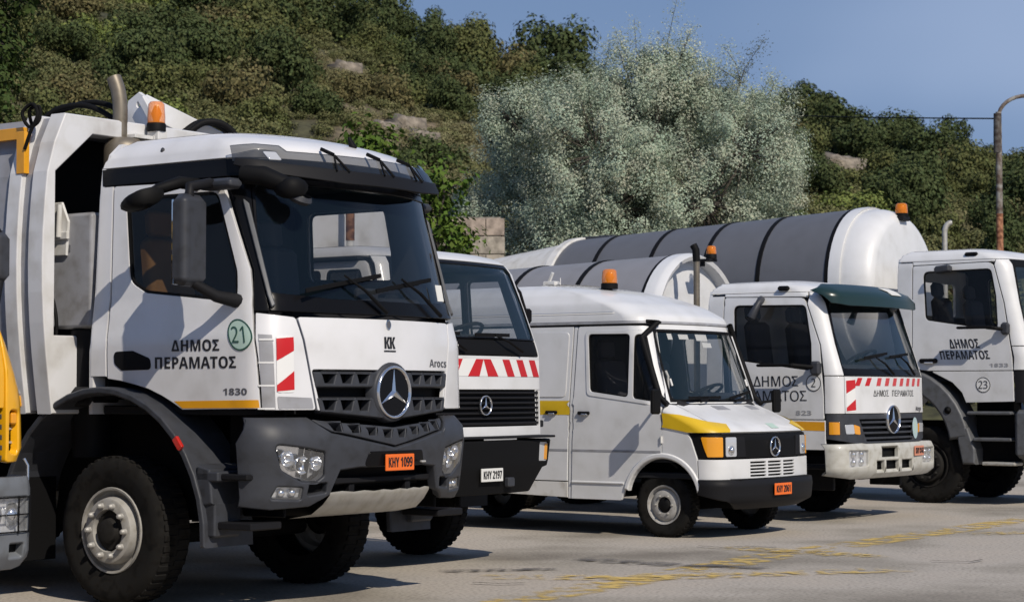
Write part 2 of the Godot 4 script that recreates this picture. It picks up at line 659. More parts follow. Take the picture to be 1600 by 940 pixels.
func curve(pts: Array, n := 5) -> Array:                # a smooth line through the points
	var out := []
	for k in pts.size() - 1:
		var a: Vector3 = pts[maxi(k - 1, 0)]
		var d: Vector3 = pts[mini(k + 2, pts.size() - 1)]
		for j in n:
			out.append(pts[k].cubic_interpolate(pts[k + 1], a, d, float(j) / n))
	out.append(pts[-1])
	return out


func beacon(parent: Node, at: Vector3, r: float, h: float) -> void:
	var o := part(parent, "beacon", G.new().lathe([Vector2(r, 0.03), Vector2(r * 1.02, h * 0.4), Vector2(r * 0.92, h * 0.9), Vector2(r * 0.7, h), Vector2(0.001, h)], Transform3D(Basis(), at), 20, 0.5), M.amber)
	part(o, "beacon_base", G.new().lathe([Vector2(0.001, -0.03), Vector2(r * 1.1, -0.03), Vector2(r * 1.1, 0.025), Vector2(r * 0.9, 0.04)], Transform3D(Basis(), at), 20), M.black)
	part(o, "reflector", G.new().lathe([Vector2(r * 0.25, 0.03), Vector2(r * 0.62, h * 0.55), Vector2(r * 0.25, h * 0.85)], Transform3D(Basis(), at), 10), M.amber_core)


func wiper(parent: Node, a: Vector3, b: Vector3, blade0: Vector3, blade1: Vector3, at := 0.5) -> void:
	var o := part(parent, "wiper", G.new().tube([a, (a * 0.4 + b * 0.6) + Vector3(0.03, 0, 0), b], [0.016, 0.012, 0.008], 6), M.black)
	part(o, "wiper_blade", G.new().bar(blade0, blade1, 0.012, 0.03, 0.003), M.black)


func lin(r: float, g: float, b: float, a := 1.0) -> Color:
	var c := Color(r, g, b).linear_to_srgb()
	c.a = a
	return c


func mat(called: String, c: Color, rough := 0.5, metal := 0.0, coat := 0.0) -> StandardMaterial3D:
	var m := StandardMaterial3D.new()
	m.resource_name = called
	m.albedo_color = c
	m.roughness = rough
	m.metallic = metal
	if coat > 0.0:
		m.clearcoat_enabled = true
		m.clearcoat = coat
		m.clearcoat_roughness = 0.08
	M[called] = m
	return m


func noise(seed_: int, freq: float, ramp: Array, size := 512, octaves := 4, kind := FastNoiseLite.TYPE_SIMPLEX_SMOOTH) -> NoiseTexture2D:   # ramp: [offset, colour] pairs
	var f := FastNoiseLite.new()
	f.seed = seed_
	f.frequency = freq
	f.noise_type = kind
	f.fractal_octaves = octaves
	var t := NoiseTexture2D.new()
	t.width = size
	t.height = size
	t.seamless = true
	t.noise = f
	var g := Gradient.new()
	g.offsets = PackedFloat32Array(ramp.map(func(r): return r[0]))
	g.colors = PackedColorArray(ramp.map(func(r): return r[1]))
	t.color_ramp = g
	return t


func grey(v: float) -> Color:
	return Color(v, v, v)


func laid(m: StandardMaterial3D, t: Texture2D, scale: float, world := false) -> StandardMaterial3D:
	m.albedo_texture = t
	m.uv1_triplanar = true
	m.uv1_world_triplanar = world
	m.uv1_scale = Vector3.ONE * scale
	return m


func glass(called: String, c: Color, alpha: float, spec := 0.5) -> StandardMaterial3D:
	c.a = alpha
	var m := mat(called, c, 0.03)
	m.transparency = BaseMaterial3D.TRANSPARENCY_ALPHA
	m.metallic_specular = spec
	return m


func materials() -> void:
	var dirt := noise(3, 0.008, [[0.0, Color(0.92, 0.915, 0.905)], [0.35, Color(0.975, 0.975, 0.97)], [0.7, Color(1, 1, 1)]], 512, 5)
	var grime := noise(11, 0.012, [[0.0, Color(0.83, 0.81, 0.785)], [0.35, Color(0.95, 0.945, 0.93)], [0.6, Color(1, 1, 1)]], 512, 6)
	laid(mat("white", lin(0.70, 0.70, 0.715), 0.38, 0.0, 0.55), dirt, 0.5)
	laid(mat("white_old", lin(0.66, 0.665, 0.675), 0.42, 0.0, 0.35), dirt, 0.6)
	laid(mat("white_worn", lin(0.63, 0.625, 0.61), 0.5, 0.0, 0.15), grime, 0.7)
	laid(mat("cream", lin(0.47, 0.465, 0.43), 0.5, 0.0, 0.15), grime, 1.1)
	laid(mat("body_white", lin(0.64, 0.645, 0.66), 0.48, 0.0, 0.2), grime, 0.35)
	laid(mat("body_grey", lin(0.27, 0.275, 0.30), 0.5, 0.0, 0.1), grime, 0.5)
	laid(mat("tank_dark", lin(0.112, 0.116, 0.130), 0.5), dirt, 0.6)
	laid(mat("tank_grey", lin(0.225, 0.225, 0.24), 0.5), dirt, 0.6)
	laid(mat("bumper_grey", lin(0.13, 0.14, 0.155), 0.5), grime, 0.8)
	laid(mat("box_grey", lin(0.30, 0.305, 0.33), 0.5), grime, 0.8)
	laid(mat("stripe_orange", lin(0.72, 0.33, 0.012), 0.4, 0.0, 0.2), dirt, 0.9)
	laid(mat("stripe_yellow", lin(0.66, 0.43, 0.012), 0.4, 0.0, 0.2), dirt, 0.9)
	laid(mat("yellow", lin(0.80, 0.40, 0.008), 0.35, 0.0, 0.5), dirt, 0.7)
	laid(mat("plastic", lin(0.040, 0.043, 0.052), 0.5), grime, 1.2)
	laid(mat("plastic_pale", lin(0.10, 0.105, 0.115), 0.5), grime, 1.2)
	mat("plastic_dark", lin(0.011, 0.011, 0.0125), 0.55)
	mat("black", lin(0.005, 0.005, 0.0055), 0.65)
	mat("black_gloss", lin(0.006, 0.006, 0.007), 0.22)
	mat("liner", lin(0.018, 0.019, 0.022), 0.85)
	mat("dash", lin(0.02, 0.02, 0.022), 0.7)
	mat("seat", lin(0.05, 0.05, 0.06), 0.9)
	mat("seat_tan", lin(0.22, 0.11, 0.03), 0.9)
	laid(mat("tyre", lin(0.012, 0.0115, 0.011), 0.9), noise(5, 0.02, [[0.2, Color(0.7, 0.7, 0.7)], [0.7, Color(1.4, 1.3, 1.2)]], 256), 1.5)
	laid(mat("rim", lin(0.33, 0.32, 0.30), 0.6), grime, 2.0)
	laid(mat("rim_worn", lin(0.36, 0.355, 0.345), 0.55), grime, 3.0)
	laid(mat("hub", lin(0.02, 0.019, 0.018), 0.7), grime, 3.0)
	mat("nut", lin(0.36, 0.35, 0.33), 0.5, 0.2)
	laid(mat("chassis", lin(0.007, 0.007, 0.007), 0.85), grime, 1.0)
	mat("chrome", lin(0.72, 0.73, 0.75), 0.16, 0.95)
	laid(mat("silver", lin(0.50, 0.49, 0.46), 0.42, 0.35), grime, 1.4)
	laid(mat("steel", lin(0.20, 0.175, 0.14), 0.5, 0.5), grime, 1.5)
	laid(mat("rust", lin(0.28, 0.13, 0.06), 0.85), noise(8, 0.03, [[0.2, Color(0.55, 0.45, 0.4)], [0.7, Color(1, 1, 1)]], 256), 1.5)
	mat("reflector", lin(0.75, 0.76, 0.78), 0.12, 0.9)
	mat("lens_white", lin(0.55, 0.56, 0.58), 0.15, 0.3)
	mat("red", lin(0.50, 0.012, 0.014), 0.35)
	mat("red_faded", lin(0.52, 0.055, 0.06), 0.5)
	mat("white_sticker", lin(0.72, 0.72, 0.71), 0.4)
	mat("mint", lin(0.42, 0.56, 0.49), 0.4)
	mat("pale_blue", lin(0.40, 0.52, 0.54), 0.4)
	mat("dark_green", lin(0.022, 0.075, 0.055), 0.4)
	mat("lettering", lin(0.012, 0.012, 0.015), 0.5)
	mat("lettering_grey", lin(0.09, 0.09, 0.10), 0.4)
	mat("lettering_pale", lin(0.30, 0.30, 0.31), 0.4)
	mat("plate_orange", lin(0.80, 0.15, 0.018), 0.35)
	mat("plate_white", lin(0.66, 0.66, 0.64), 0.35)
	mat("plate_faded", lin(0.62, 0.25, 0.16), 0.4)
	mat("lamp_red", lin(0.45, 0.02, 0.012), 0.15, 0.0, 0.6)
	mat("lamp_amber", lin(0.72, 0.30, 0.015), 0.18, 0.0, 0.6)
	glass("amber", lin(0.85, 0.25, 0.004), 0.55)
	mat("amber_core", lin(0.55, 0.10, 0.004), 0.4)
	glass("windscreen", lin(0.03, 0.06, 0.065), 0.16, 0.55)
	glass("windscreen_dark", lin(0.012, 0.022, 0.03), 0.20, 0.45)
	glass("window", lin(0.006, 0.007, 0.008), 0.42, 0.34)
	glass("lens", lin(0.9, 0.9, 0.9), 0.06, 0.5)
	glass("visor_smoke", lin(0.02, 0.022, 0.024), 0.72, 0.5)
	mat("visor_green", lin(0.012, 0.030, 0.029), 0.28)
	mat("mirror_glass", lin(0.6, 0.62, 0.64), 0.04, 1.0)
	mat("paper", lin(0.62, 0.62, 0.60), 0.8)
	for k in ["black", "black_gloss", "plastic_dark", "tyre", "chassis", "liner", "dash", "hub", "plastic"]:
		M[k].metallic_specular = 0.26 if k != "plastic" else 0.4


func number_plate(parent: Node, at: Vector3, basis: Basis, w: float, h: float, text: String, mat_: Material, wide := 1.0) -> void:
	var o := part(parent, "number_plate", G.new().box(at, Vector3(w, h, 0.012), 0.004, basis), mat_)
	part(o, "plate_lettering", G.new().add(letters(text, h * 0.58, true, wide), Transform3D(basis, at + basis.z * 0.0075)), M.lettering)


func hazard_sticker(parent: Node, w: Wrap, z0: float, z1: float, y0: float, y1: float, off: float) -> void:    # the retroreflective board of red and white diagonals at a front corner
	var s := piece(parent, "hazard_sticker", M.white_sticker, w, Geo.rounded([w.F(z0, y1), w.F(z1, y1), w.F(z1, y0), w.F(z0, y0)], 0.02), [], off, 0.003, 0.001)
	var h := y1 - y0
	piece(s, "red_stripe", M.red, w, [w.F(z0, y1 - h * 0.05), w.F(z1, y1 - h * 0.02), w.F(z1, y1 - h * 0.26), w.F(z0, y1 - h * 0.44)], [], off + 0.002, 0.002, 0.0)
	piece(s, "red_stripe", M.red, w, [w.F(z1, y0 + h * 0.38), w.F(z1, y0 + h * 0.05), w.F(z0, y0 + h * 0.02), w.F(z0, y0 + h * 0.13)], [], off + 0.002, 0.002, 0.0)


func fleet_number(parent: Node, w: Wrap, c: Vector2, r: float, text: String, ink: Material, fill: Material) -> void:
	var o := piece(parent, "number_disc", fill, w, disc(c, r, 28), [], 0.003, 0.002, 0.0)
	piece(o, "number_ring", ink, w, disc(c, r, 28), [disc(c, r * 0.90, 28)], 0.0045, 0.002, 0.0)
	write_on(o, "fleet_number", w, c, letters(text, r * 1.0, false, 0.9), ink, 0.0065)


func garbage_truck_21() -> void:
	var t := thing("garbage_truck", "white garbage truck numbered 21 with anthracite bumper and large emblem grille, nearest full truck", "garbage truck", Vector3(-2.115, 0, -14.977), deg_to_rad(-36))
	var w := Wrap.new([[1.22, 1.60, 0.14, 1.075, 0.23, -0.24], [1.80, 1.585, 0.14, 1.075, 0.23, -0.24], [1.95, 1.575, 0.16, 1.05, 0.23, -0.24], [2.03, 1.565, 0.175, 1.045, 0.23, -0.24], [2.08, 1.56, 0.185, 1.028, 0.23, -0.24], [2.85, 1.395, 0.21, 0.99, 0.26, -0.25], [3.0, 1.36, 0.21, 0.975, 0.28, -0.245], [3.1, 1.32, 0.16, 0.945, 0.3, -0.22], [3.17, 1.20, 0.16, 0.89, 0.3, -0.15], [3.215, 1.02, 0.16, 0.82, 0.3, -0.06]])
	var edge := [Vector2(0.935, 2.865), Vector2(1.209, 2.26), Vector2(1.30, 1.78), Vector2(1.318, 1.67), Vector2(1.35, 1.345)]   # the door's front edge
	var arch := [Vector2(0.665, 1.336), Vector2(0.57, 1.385), Vector2(0.47, 1.429), Vector2(0.34, 1.475), Vector2(0.2, 1.506), Vector2(0.07, 1.53), Vector2(-0.06, 1.545)]
	var win := [Vector2(0.02, 2.80), Vector2(0.90, 2.795), Vector2(1.11, 2.25), Vector2(1.125, 2.045), Vector2(0.26, 2.13), Vector2(0.10, 2.21)]
	var win_left := [Vector2(-0.03, 2.83), Vector2(0.74, 2.83), Vector2(0.80, 2.5), Vector2(0.81, 2.27), Vector2(-0.03, 2.30)]
	var holes_of := {1: w.side(Geo.rounded(win, [0.09, 0.10, 0.2, 0.08, 0.16, 0.12])), -1: w.side(Geo.rounded(win_left, 0.07))}
	var ws: Array = [w.F(0.90, 2.84), w.F(0.94, 2.5), w.F(0.955, 2.11), w.F(0.5, 2.075)]
	var um := func(y): return w.S(w.geo(y)[9], y).x
	for s in [1, -1]:
		var pick := func(q): return PackedVector2Array(q) if s == 1 else mir(q)
		var hole: PackedVector2Array = pick.call(holes_of[s])
		piece(t, "cab_side_panel", M.white, w, pick.call(w.side([Vector2(-0.24, 2.885), Vector2(-0.115, 2.885), Vector2(-0.075, 1.56), Vector2(-0.23, 1.56)])))
		var door := piece(t, "door", M.white, w, pick.call(w.side(Geo.rounded([Vector2(-0.102, 2.885)] + edge + arch, [0.02, 0.12, 0, 0, 0, 0.01, 0.02, 0, 0, 0, 0, 0, 0.01]))), [hole])
		piece(door, "window", M.window, w, hole, [], -0.018, 0.004, 0.0)
		piece(door, "window_seal", M.black, w, hole, [shrink(hole, 0.02)], -0.006, 0.012, 0.002)
		piece(door, "yellow_stripe", M.stripe_orange, w, pick.call(w.side([Vector2(0.59, 1.392), Vector2(1.338, 1.402), Vector2(1.345, 1.350), Vector2(0.668, 1.345)])), [], 0.002, 0.002, 0.0)
		piece(door, "handle_recess", M.black, w, pick.call(w.side(Geo.rounded([Vector2(0.0, 1.73), Vector2(0.19, 1.735), Vector2(0.36, 1.68), Vector2(0.37, 1.605), Vector2(0.08, 1.60), Vector2(0.01, 1.645)], 0.04))), [], 0.004, 0.004, 0.002)
		piece(t, "pillar_trim", M.black_gloss, w, pick.call([w.S(0.975, 2.875), w.F(0.915, 2.875), w.F(0.955, 2.5), w.F(0.972, 1.985), w.S(1.275, 1.985), w.S(1.232, 2.26), w.S(1.12, 2.53)]), [], -0.004)
		piece(t, "air_deflector", M.plastic_pale, w, pick.call(Geo.rounded([w.F(0.965, 2.74), w.F(0.945, 2.70), w.F(0.938, 2.02), w.F(0.962, 2.0)], 0.012)), [], 0.022, 0.02, 0.008)
		piece(t, "corner_panel", M.white, w, pick.call(Geo.rounded([w.S(1.285, 1.972), w.F(0.815, 1.945), w.F(0.757, 1.67), w.F(0.69, 1.335), w.S(1.364, 1.335), w.S(1.332, 1.67), w.S(1.312, 1.80)], [0.01, 0.03, 0, 0.02, 0.02, 0, 0])))
		var duct := piece(t, "corner_duct", M.box_grey, w, pick.call([w.S(1.325, 1.83), w.F(0.99, 1.825), w.F(0.98, 1.345), w.S(1.36, 1.345)]), [], 0.004, 0.004, 0.0)
		for k in 4:
			piece(duct, "duct_rib", M.white_sticker, w, pick.call([w.S(1.335, 1.80 - 0.15 * k), w.F(0.985, 1.80 - 0.15 * k), w.F(0.985, 1.79 - 0.15 * k), w.S(1.335, 1.79 - 0.15 * k)]), [], 0.006, 0.004, 0.0)
		if s == 1:
			fleet_number(door, w, w.S(1.185, 1.828), 0.105, "21", M.dark_green, M.mint)
			write_on(door, "lettering", w, w.S(0.785, 1.762), letters("ΔΗΜΟΣ", 0.074, true, 1.22), M.lettering)
			write_on(door, "lettering", w, w.S(0.78, 1.648), letters("ΠΕΡΑΜΑΤΟΣ", 0.076, true, 1.22), M.lettering)
			write_on(door, "lettering", w, w.S(1.15, 1.455), letters("1830", 0.042, true, 1.7), M.lettering_grey)
			hazard_sticker(t, w, 0.972, 0.855, 1.45, 1.82, 0.004)
			piece(t, "corner_reflector", M.box_grey, w, Geo.rounded([w.F(0.97, 1.425), w.F(0.725, 1.415), w.F(0.71, 1.345), w.F(0.965, 1.345)], 0.01), [], 0.003, 0.002, 0.0)
	# windscreen and what frames it
	piece(t, "windscreen", M.windscreen_dark, w, Geo.rounded(both(ws), 0.05), [], -0.012, 0.005, 0.0)
	piece(t, "windscreen_frame", M.black_gloss, w, both([w.F(0.912, 2.885), w.F(0.952, 2.5), w.F(0.968, 1.985), w.F(0.5, 1.978)]), [Geo.rounded(both(ws), 0.05)], -0.002)
	var band: float = um.call(2.95)
	piece(t, "roof_band", M.black_gloss, w, [Vector2(um.call(3.01), 3.012), Vector2(-um.call(3.01), 3.012), Vector2(-band, 2.892), Vector2(band, 2.892)], [], -0.003)
	var roof := G.new()
	var top := []
	for k in 5:
		var y := lerpf(3.018, 3.215, k / 4.0)
		top.append(Vector2(um.call(y), y))
	var low := []
	for k in 5:
		low.append(Vector2(-top[4 - k].x, top[4 - k].y))
	sheet(roof, w, top + low, [], 0.0, 0.02, 0.004, 0.07, 0.03)
	crown(roof, w, 3.215, 0.06)
	roof.prism(PackedVector2Array(both([Vector2(0.84, 3.20), Vector2(0.93, 3.12), Vector2(0.965, 3.02)])), FRONT, -0.215, -0.17, 0.0)
	part(t, "roof", roof, M.white)
	part(t, "roof_screw", G.new().ball(Vector3(0.32, 3.11, 0.935), Vector3(0.02, 0.025, 0.012), 8), M.plastic)
	# bonnet, grille, emblem
	var hood := both([w.F(0.80, 1.948), w.F(0.743, 1.67), w.F(0.677, 1.335), w.F(0.645, 1.325)] + [w.F(0.72, 1.602)])
	var bonnet := piece(t, "bonnet", M.white, w, Geo.rounded(hood, [0.02, 0, 0, 0, 0.02, 0.02, 0, 0, 0, 0.02]))
	var kc := w.F(0.014, 1.78)
	var kk := G.new()
	for k in 2:
		var x := -0.055 + k * 0.058
		kk.prism(PackedVector2Array([Vector2(x, -0.03), Vector2(x + 0.02, -0.03), Vector2(x + 0.02, 0.05), Vector2(x, 0.05)]), SIDE, 0, 0.004)
		kk.prism(PackedVector2Array([Vector2(x + 0.022, 0.012), Vector2(x + 0.035, 0.05), Vector2(x + 0.058, 0.05), Vector2(x + 0.036, 0.010), Vector2(x + 0.058, -0.03), Vector2(x + 0.035, -0.03)]), SIDE, 0, 0.004)
	kk.prism(PackedVector2Array([Vector2(-0.06, -0.052), Vector2(0.065, -0.052), Vector2(0.065, -0.042), Vector2(-0.06, -0.042)]), SIDE, 0, 0.003)
	write_on(bonnet, "maker_badge", w, kc, kk.mesh(), M.lettering, 0.003)
	piece(bonnet, "round_badge", M.mirror_glass, w, disc(w.F(0.02, 1.913), 0.034, 18, 0.8), [disc(w.F(0.02, 1.913), 0.026, 18, 0.8)], 0.008, 0.008, 0.002)
	piece(bonnet, "round_badge", M.lettering_grey, w, disc(w.F(0.02, 1.913), 0.026, 18, 0.8), [], 0.005, 0.005, 0.0)
	write_on(bonnet, "lettering", w, w.F(-0.60, 1.655), letters("Arocs", 0.052, true, 1.35), M.lettering_grey)
	piece(t, "grille_back", M.black, w, both([w.F(0.72, 1.60), w.F(0.655, 1.31), w.F(0.0, 1.24)]), [], -0.07, 0.01, 0.0)
	for row in [[1.588, 1.482, 0.72, 0.695, 0.0], [1.415, 1.318, 0.685, 0.658, 0.055]]:
		var holes := []
		for s in [1, -1]:
			for z in [0.285, 0.435, 0.585]:
				var d: float = row[4] * (1.0 - z / 0.7)
				var a := w.F(z + 0.053, row[0] - 0.012)
				var b := w.F(z - 0.053, row[0] - 0.012)
				var e := w.F(z - 0.032, row[0] - 0.075 - d * 0.3)
				var f := w.F(z + 0.032, row[0] - 0.075 - d * 0.3)
				holes.append(PackedVector2Array([a, b, e, f]) if s == 1 else mir([a, b, e, f]))
		piece(t, "grille_bar", M.plastic, w, both([w.F(row[2], row[0]), w.F(row[3], row[1])] + ([w.F(0.001, row[1] - row[4])] if row[4] > 0.0 else [])), holes, 0.012, 0.075, 0.014)
	var sb := Basis(Vector3(0, 0, -1), Vector3(0, 1, 0), Vector3(1, 0, 0))
	part(t, "emblem_surround", G.new().lathe([Vector2(0.212, -0.05), Vector2(0.203, 0.015), Vector2(0.188, 0.025), Vector2(0.16, 0.02)], Transform3D(Basis(sb.x, sb.z, -sb.y), Vector3(1.588, 1.452, 0)), 40, 0.5), M.plastic)
	star_badge(t, Vector3(1.60, 1.452, 0), 0.18, 0.03, sb)
	# bumper
	var b := Wrap.new([[0.55, 1.47, 0.14, 1.10, 0.28, 0.8], [0.75, 1.60, 0.16, 1.125, 0.28, 0.8], [1.1, 1.645, 0.165, 1.135, 0.28, 0.8], [1.2, 1.64, 0.165, 1.135, 0.28, 0.8], [1.26, 1.60, 0.165, 1.125, 0.28, 0.8], [1.32, 1.53, 0.165, 1.09, 0.28, 0.8]])
	var low_grille := [b.F(0.715, 1.30), b.F(0.675, 1.25), b.F(0.59, 1.185), b.F(0.001, 1.075)]
	var outer: Array = [b.F(0.72, 1.30)] + [b.S(1.22, 1.30), b.S(1.20, 1.12), b.S(1.20, 0.70), b.F(0.98, 0.675), b.F(0.70, 0.69), b.F(0.57, 0.77), b.F(0.50, 0.93), b.F(0.34, 0.945)]
	var ring := PackedVector2Array([b.F(0.001, 1.075), b.F(0.59, 1.185), b.F(0.675, 1.25)] + outer + Array(mir(outer)) + [b.F(-0.675, 1.25), b.F(-0.59, 1.185)])
	var lamp := Geo.rounded([b.F(1.01, 1.112), b.F(0.83, 1.088), b.F(0.645, 1.056), b.F(0.635, 0.90), b.F(0.69, 0.862), b.F(0.80, 0.865), b.F(0.955, 0.945)], [0.03, 0, 0.02, 0.03, 0.03, 0.05, 0.06])
	var fog := Geo.rounded([b.F(1.005, 0.758), b.F(0.97, 0.834), b.F(0.785, 0.824), b.F(0.795, 0.745)], 0.015)
	var vent := Geo.rounded([b.F(0.735, 0.845), b.F(0.605, 0.85), b.F(0.61, 0.79), b.F(0.745, 0.775)], 0.01)
	var bump := piece(t, "bumper", M.plastic, b, ring, [lamp, fog, vent, mir(lamp), mir(fog), mir(vent)], 0.0, 0.07, 0.016)
	for s in [1, -1]:
		var pick := func(q): return PackedVector2Array(q) if s == 1 else mir(q)
		var hl := piece(t, "headlight", M.reflector, b, pick.call(lamp), [], -0.10, 0.004, 0.0)
		piece(hl, "lamp_glass", M.lens, b, pick.call(Geo.inset(lamp, -0.006 if Geometry2D.is_polygon_clockwise(lamp) else 0.006)), [], -0.012, 0.004, 0.0)
		for q in [[0.915, 1.01, 0.055], [0.80, 0.965, 0.062], [0.695, 0.975, 0.05]]:
			var c := b.F(q[0], q[1])
			var at := b.at(c.x * s, c.y, -0.085)
			var n := b.nrm(c.x * s, c.y).lerp(Vector3(1, 0, 0), 0.6).normalized()
			var up := n.cross(Vector3.UP).normalized()
			var tt := Transform3D(Basis(up, n, up.cross(n)), at)
			part(hl, "reflector_bowl", G.new().lathe([Vector2(q[2], 0.05), Vector2(q[2] * 0.96, 0.052), Vector2(q[2] * 0.9, 0.03), Vector2(q[2] * 0.6, 0.005), Vector2(0.01, -0.005)], tt, 20), M.reflector)
			part(hl, "bulb_shield", G.new().ball(at + n * 0.02, Vector3.ONE * q[2] * 0.33, 10), M.chrome if q[2] < 0.06 else M.plastic)
		piece(hl, "lamp_divider", M.plastic_dark, b, pick.call([b.F(0.75, 1.07), b.F(0.742, 1.07), b.F(0.75, 0.875), b.F(0.758, 0.875)]), [], -0.03, 0.06, 0.002)
		var fl := piece(t, "fog_lamp", M.lens_white, b, pick.call(fog), [], -0.05, 0.004, 0.0)
		piece(fl, "lamp_glass", M.lens, b, pick.call(fog), [], -0.014, 0.004, 0.0)
		for z in [0.85, 0.93]:
			var c := b.F(z, 0.79)
			part(fl, "reflector_bowl", G.new().ball(b.at(c.x * s, c.y, -0.04), Vector3(0.03, 0.03, 0.03), 10), M.reflector)
		piece(t, "bumper_vent", M.black, b, pick.call(vent), [], -0.055, 0.004, 0.0)
	var lg := piece(t, "lower_grille", M.black, b, PackedVector2Array(low_grille + Array(mir(low_grille))), [], -0.085, 0.004, 0.0)
	var holes := []
	for k in 8:
		var z := (k - 3.5) * 0.152
		var yc := 1.160 + 0.062 * absf(z) / 0.53
		holes.append(PackedVector2Array([b.F(z + 0.046, yc + 0.036), b.F(z - 0.046, yc + 0.036), b.F(z - 0.028, yc - 0.022), b.F(z + 0.028, yc - 0.022)]))
	piece(lg, "grille_bar", M.plastic, b, both([b.F(0.69, 1.288), b.F(0.655, 1.245), b.F(0.58, 1.193), b.F(0.001, 1.085)] ).slice(0, 4) + Array(mir([b.F(0.69, 1.288), b.F(0.655, 1.245), b.F(0.58, 1.193), b.F(0.001, 1.085)])) + [b.F(-0.45, 1.262), b.F(-0.001, 1.225), b.F(0.45, 1.262)], holes, -0.012, 0.06, 0.01)
	piece(t, "plate_mount", M.black_gloss, b, Geo.rounded([b.F(0.27, 1.055), b.F(-0.30, 1.055), b.F(-0.335, 0.955), b.F(0.31, 0.955)], 0.03), [], 0.006, 0.01, 0.004)
	number_plate(t, Vector3(1.658, 0.976, -0.012), sb, 0.305, 0.112, "ΚΗΥ 1099", M.plate_orange, 0.66)
	part(t, "tow_eye", G.new().box(Vector3(1.655, 0.975, -0.27), Vector3(0.02, 0.014, 0.05), 0.004), M.silver)
	piece(t, "bumper_intake", M.black, b, both([b.F(0.49, 0.95), b.F(0.60, 0.74)]), [], -0.16, 0.02, 0.0)
	part(t, "intake_cross_member", G.new().box(Vector3(1.49, 0.86, 0), Vector3(0.06, 0.05, 1.05), 0.015).box(Vector3(1.47, 0.80, 0.3), Vector3(0.06, 0.12, 0.06), 0.01).box(Vector3(1.47, 0.80, -0.3), Vector3(0.06, 0.12, 0.06), 0.01), M.plastic_dark)
	var skid := G.new()
	var last := []
	for k in 13:
		var z := lerpf(0.52, -0.56, k / 12.0)
		var bow := 0.10 * (z / 0.55) ** 2
		var jag := 0.008 * (k % 2)
		var row := [Vector3(1.585 - bow, 0.785 + jag, z), Vector3(1.58 - bow, 0.765, z), Vector3(1.525 - bow, 0.70, z * 1.02), Vector3(1.44 - bow, 0.635, z * 1.05), Vector3(1.15, 0.60, z * 1.05)]
		var ids := []
		for j in row.size():
			var e: Vector3 = row[mini(j + 1, 4)] - row[maxi(j - 1, 0)]
			ids.append(skid.v(row[j], e.cross(Vector3(0, 0, 1)).normalized() * -1.0))
		if k > 0:
			for j in row.size() - 1:
				skid.quad(last[j], ids[j], ids[j + 1], last[j + 1])
		last = ids
	part(t, "skid_plate", skid, M.silver)
	# sun visor: a smoked blade that wraps the top of the windscreen on brackets
	var v := Wrap.new([[2.84, 1.57, 0.27, 1.03, 0.25, 0.6], [2.95, 1.53, 0.27, 1.03, 0.25, 0.6], [3.06, 1.45, 0.26, 1.01, 0.25, 0.6], [3.12, 1.39, 0.25, 1.0, 0.25, 0.6]])
	var vis := piece(t, "sun_visor", M.visor_smoke, v, both([v.F(0.40, 3.062), v.F(0.72, 3.065), v.F(0.745, 3.105), v.F(0.89, 3.11), v.S(1.01, 3.095), v.S(1.06, 2.985), v.F(0.93, 2.925), v.F(0.75, 2.90), v.F(0.4, 2.87)]), [], 0.0, 0.012, 0.003)
	piece(vis, "visor_lip", M.plastic_dark, v, both([v.F(0.4, 2.945), v.F(0.76, 2.965), v.F(0.92, 2.985), v.S(1.08, 3.0), v.S(1.08, 2.955), v.F(0.93, 2.90), v.F(0.75, 2.88), v.F(0.4, 2.852)]), [], 0.012, 0.012, 0.005)
	piece(vis, "marker_light", M.lens_white, v, Geo.rounded([v.F(0.885, 3.05), v.F(0.80, 3.05), v.F(0.79, 2.99), v.F(0.87, 2.99)], 0.012), [], 0.008, 0.01, 0.004)
	piece(vis, "visor_end", M.black_gloss, v, Geo.rounded([v.F(-0.56, 3.06), v.F(-0.72, 3.062), v.F(-0.90, 3.05), v.F(-0.92, 2.97), v.F(-0.58, 2.95)], 0.01), [], 0.003, 0.004, 0.001)
	for z in [0.40, -0.02, -0.42]:
		var foot := v.at(v.F(z, 3.05).x, 3.05, 0.012)
		part(t, "visor_bracket", G.new().bar(foot + Vector3(-0.12, 0.05, 0), foot, 0.02, 0.025), M.black)
		for e in [0.05, -0.05]:
			part(t, "visor_bracket", G.new().bar(foot, v.at(v.F(z + e, 2.93).x, 2.93, 0.022), 0.012, 0.018), M.black)
	part(t, "roof_antenna", G.new().tube([Vector3(1.2, 3.16, -0.05), Vector3(1.16, 3.24, -0.05)], [0.03, 0.012], 8), M.black)
	# mirrors: one pair on each door, carried by an arm over the window
	for s in [1, -1]:
		var z: float = 1.34 if s == 1 else -1.24
		var x := 0.985 if s == 1 else 0.86
		var yaw := Basis(Vector3(0, 1, 0), 0.12 if s == 1 else 0.35)
		var m := part(t, "mirror", G.new().box(Vector3(x, 2.44, z), Vector3(0.15, 0.60, 0.27 if s == 1 else 0.20), 0.055, yaw), M.plastic)
		for q in [[2.54, 0.33], [2.25, 0.20]]:
			part(m, "mirror_glass", G.new().box(Vector3(x - 0.072, q[0], z - 0.01 * s), Vector3(0.02, q[1], 0.21 if s == 1 else 0.15), 0.004, yaw), M.mirror_glass)
		part(m, "mirror_arm", G.new().tube([Vector3(0.9, 2.83, 0.98 * s), Vector3(x, 2.83, 1.15 * s), Vector3(x, 2.79, z), Vector3(x, 2.70, z)], 0.035, 10), M.plastic_dark)
		part(m, "mirror_arm", G.new().tube([Vector3(1.13, 2.05, 1.02 * s), Vector3(lerpf(1.13, x, 0.4), 2.08, 1.18 * s), Vector3(x, 2.18, z)], [0.05, 0.04, 0.03], 10), M.plastic_dark)
		part(m, "arm_cover", G.new().box(Vector3(x + 0.03, 2.825, 1.09 * s), Vector3(0.32, 0.07, 0.14), 0.03), M.plastic)
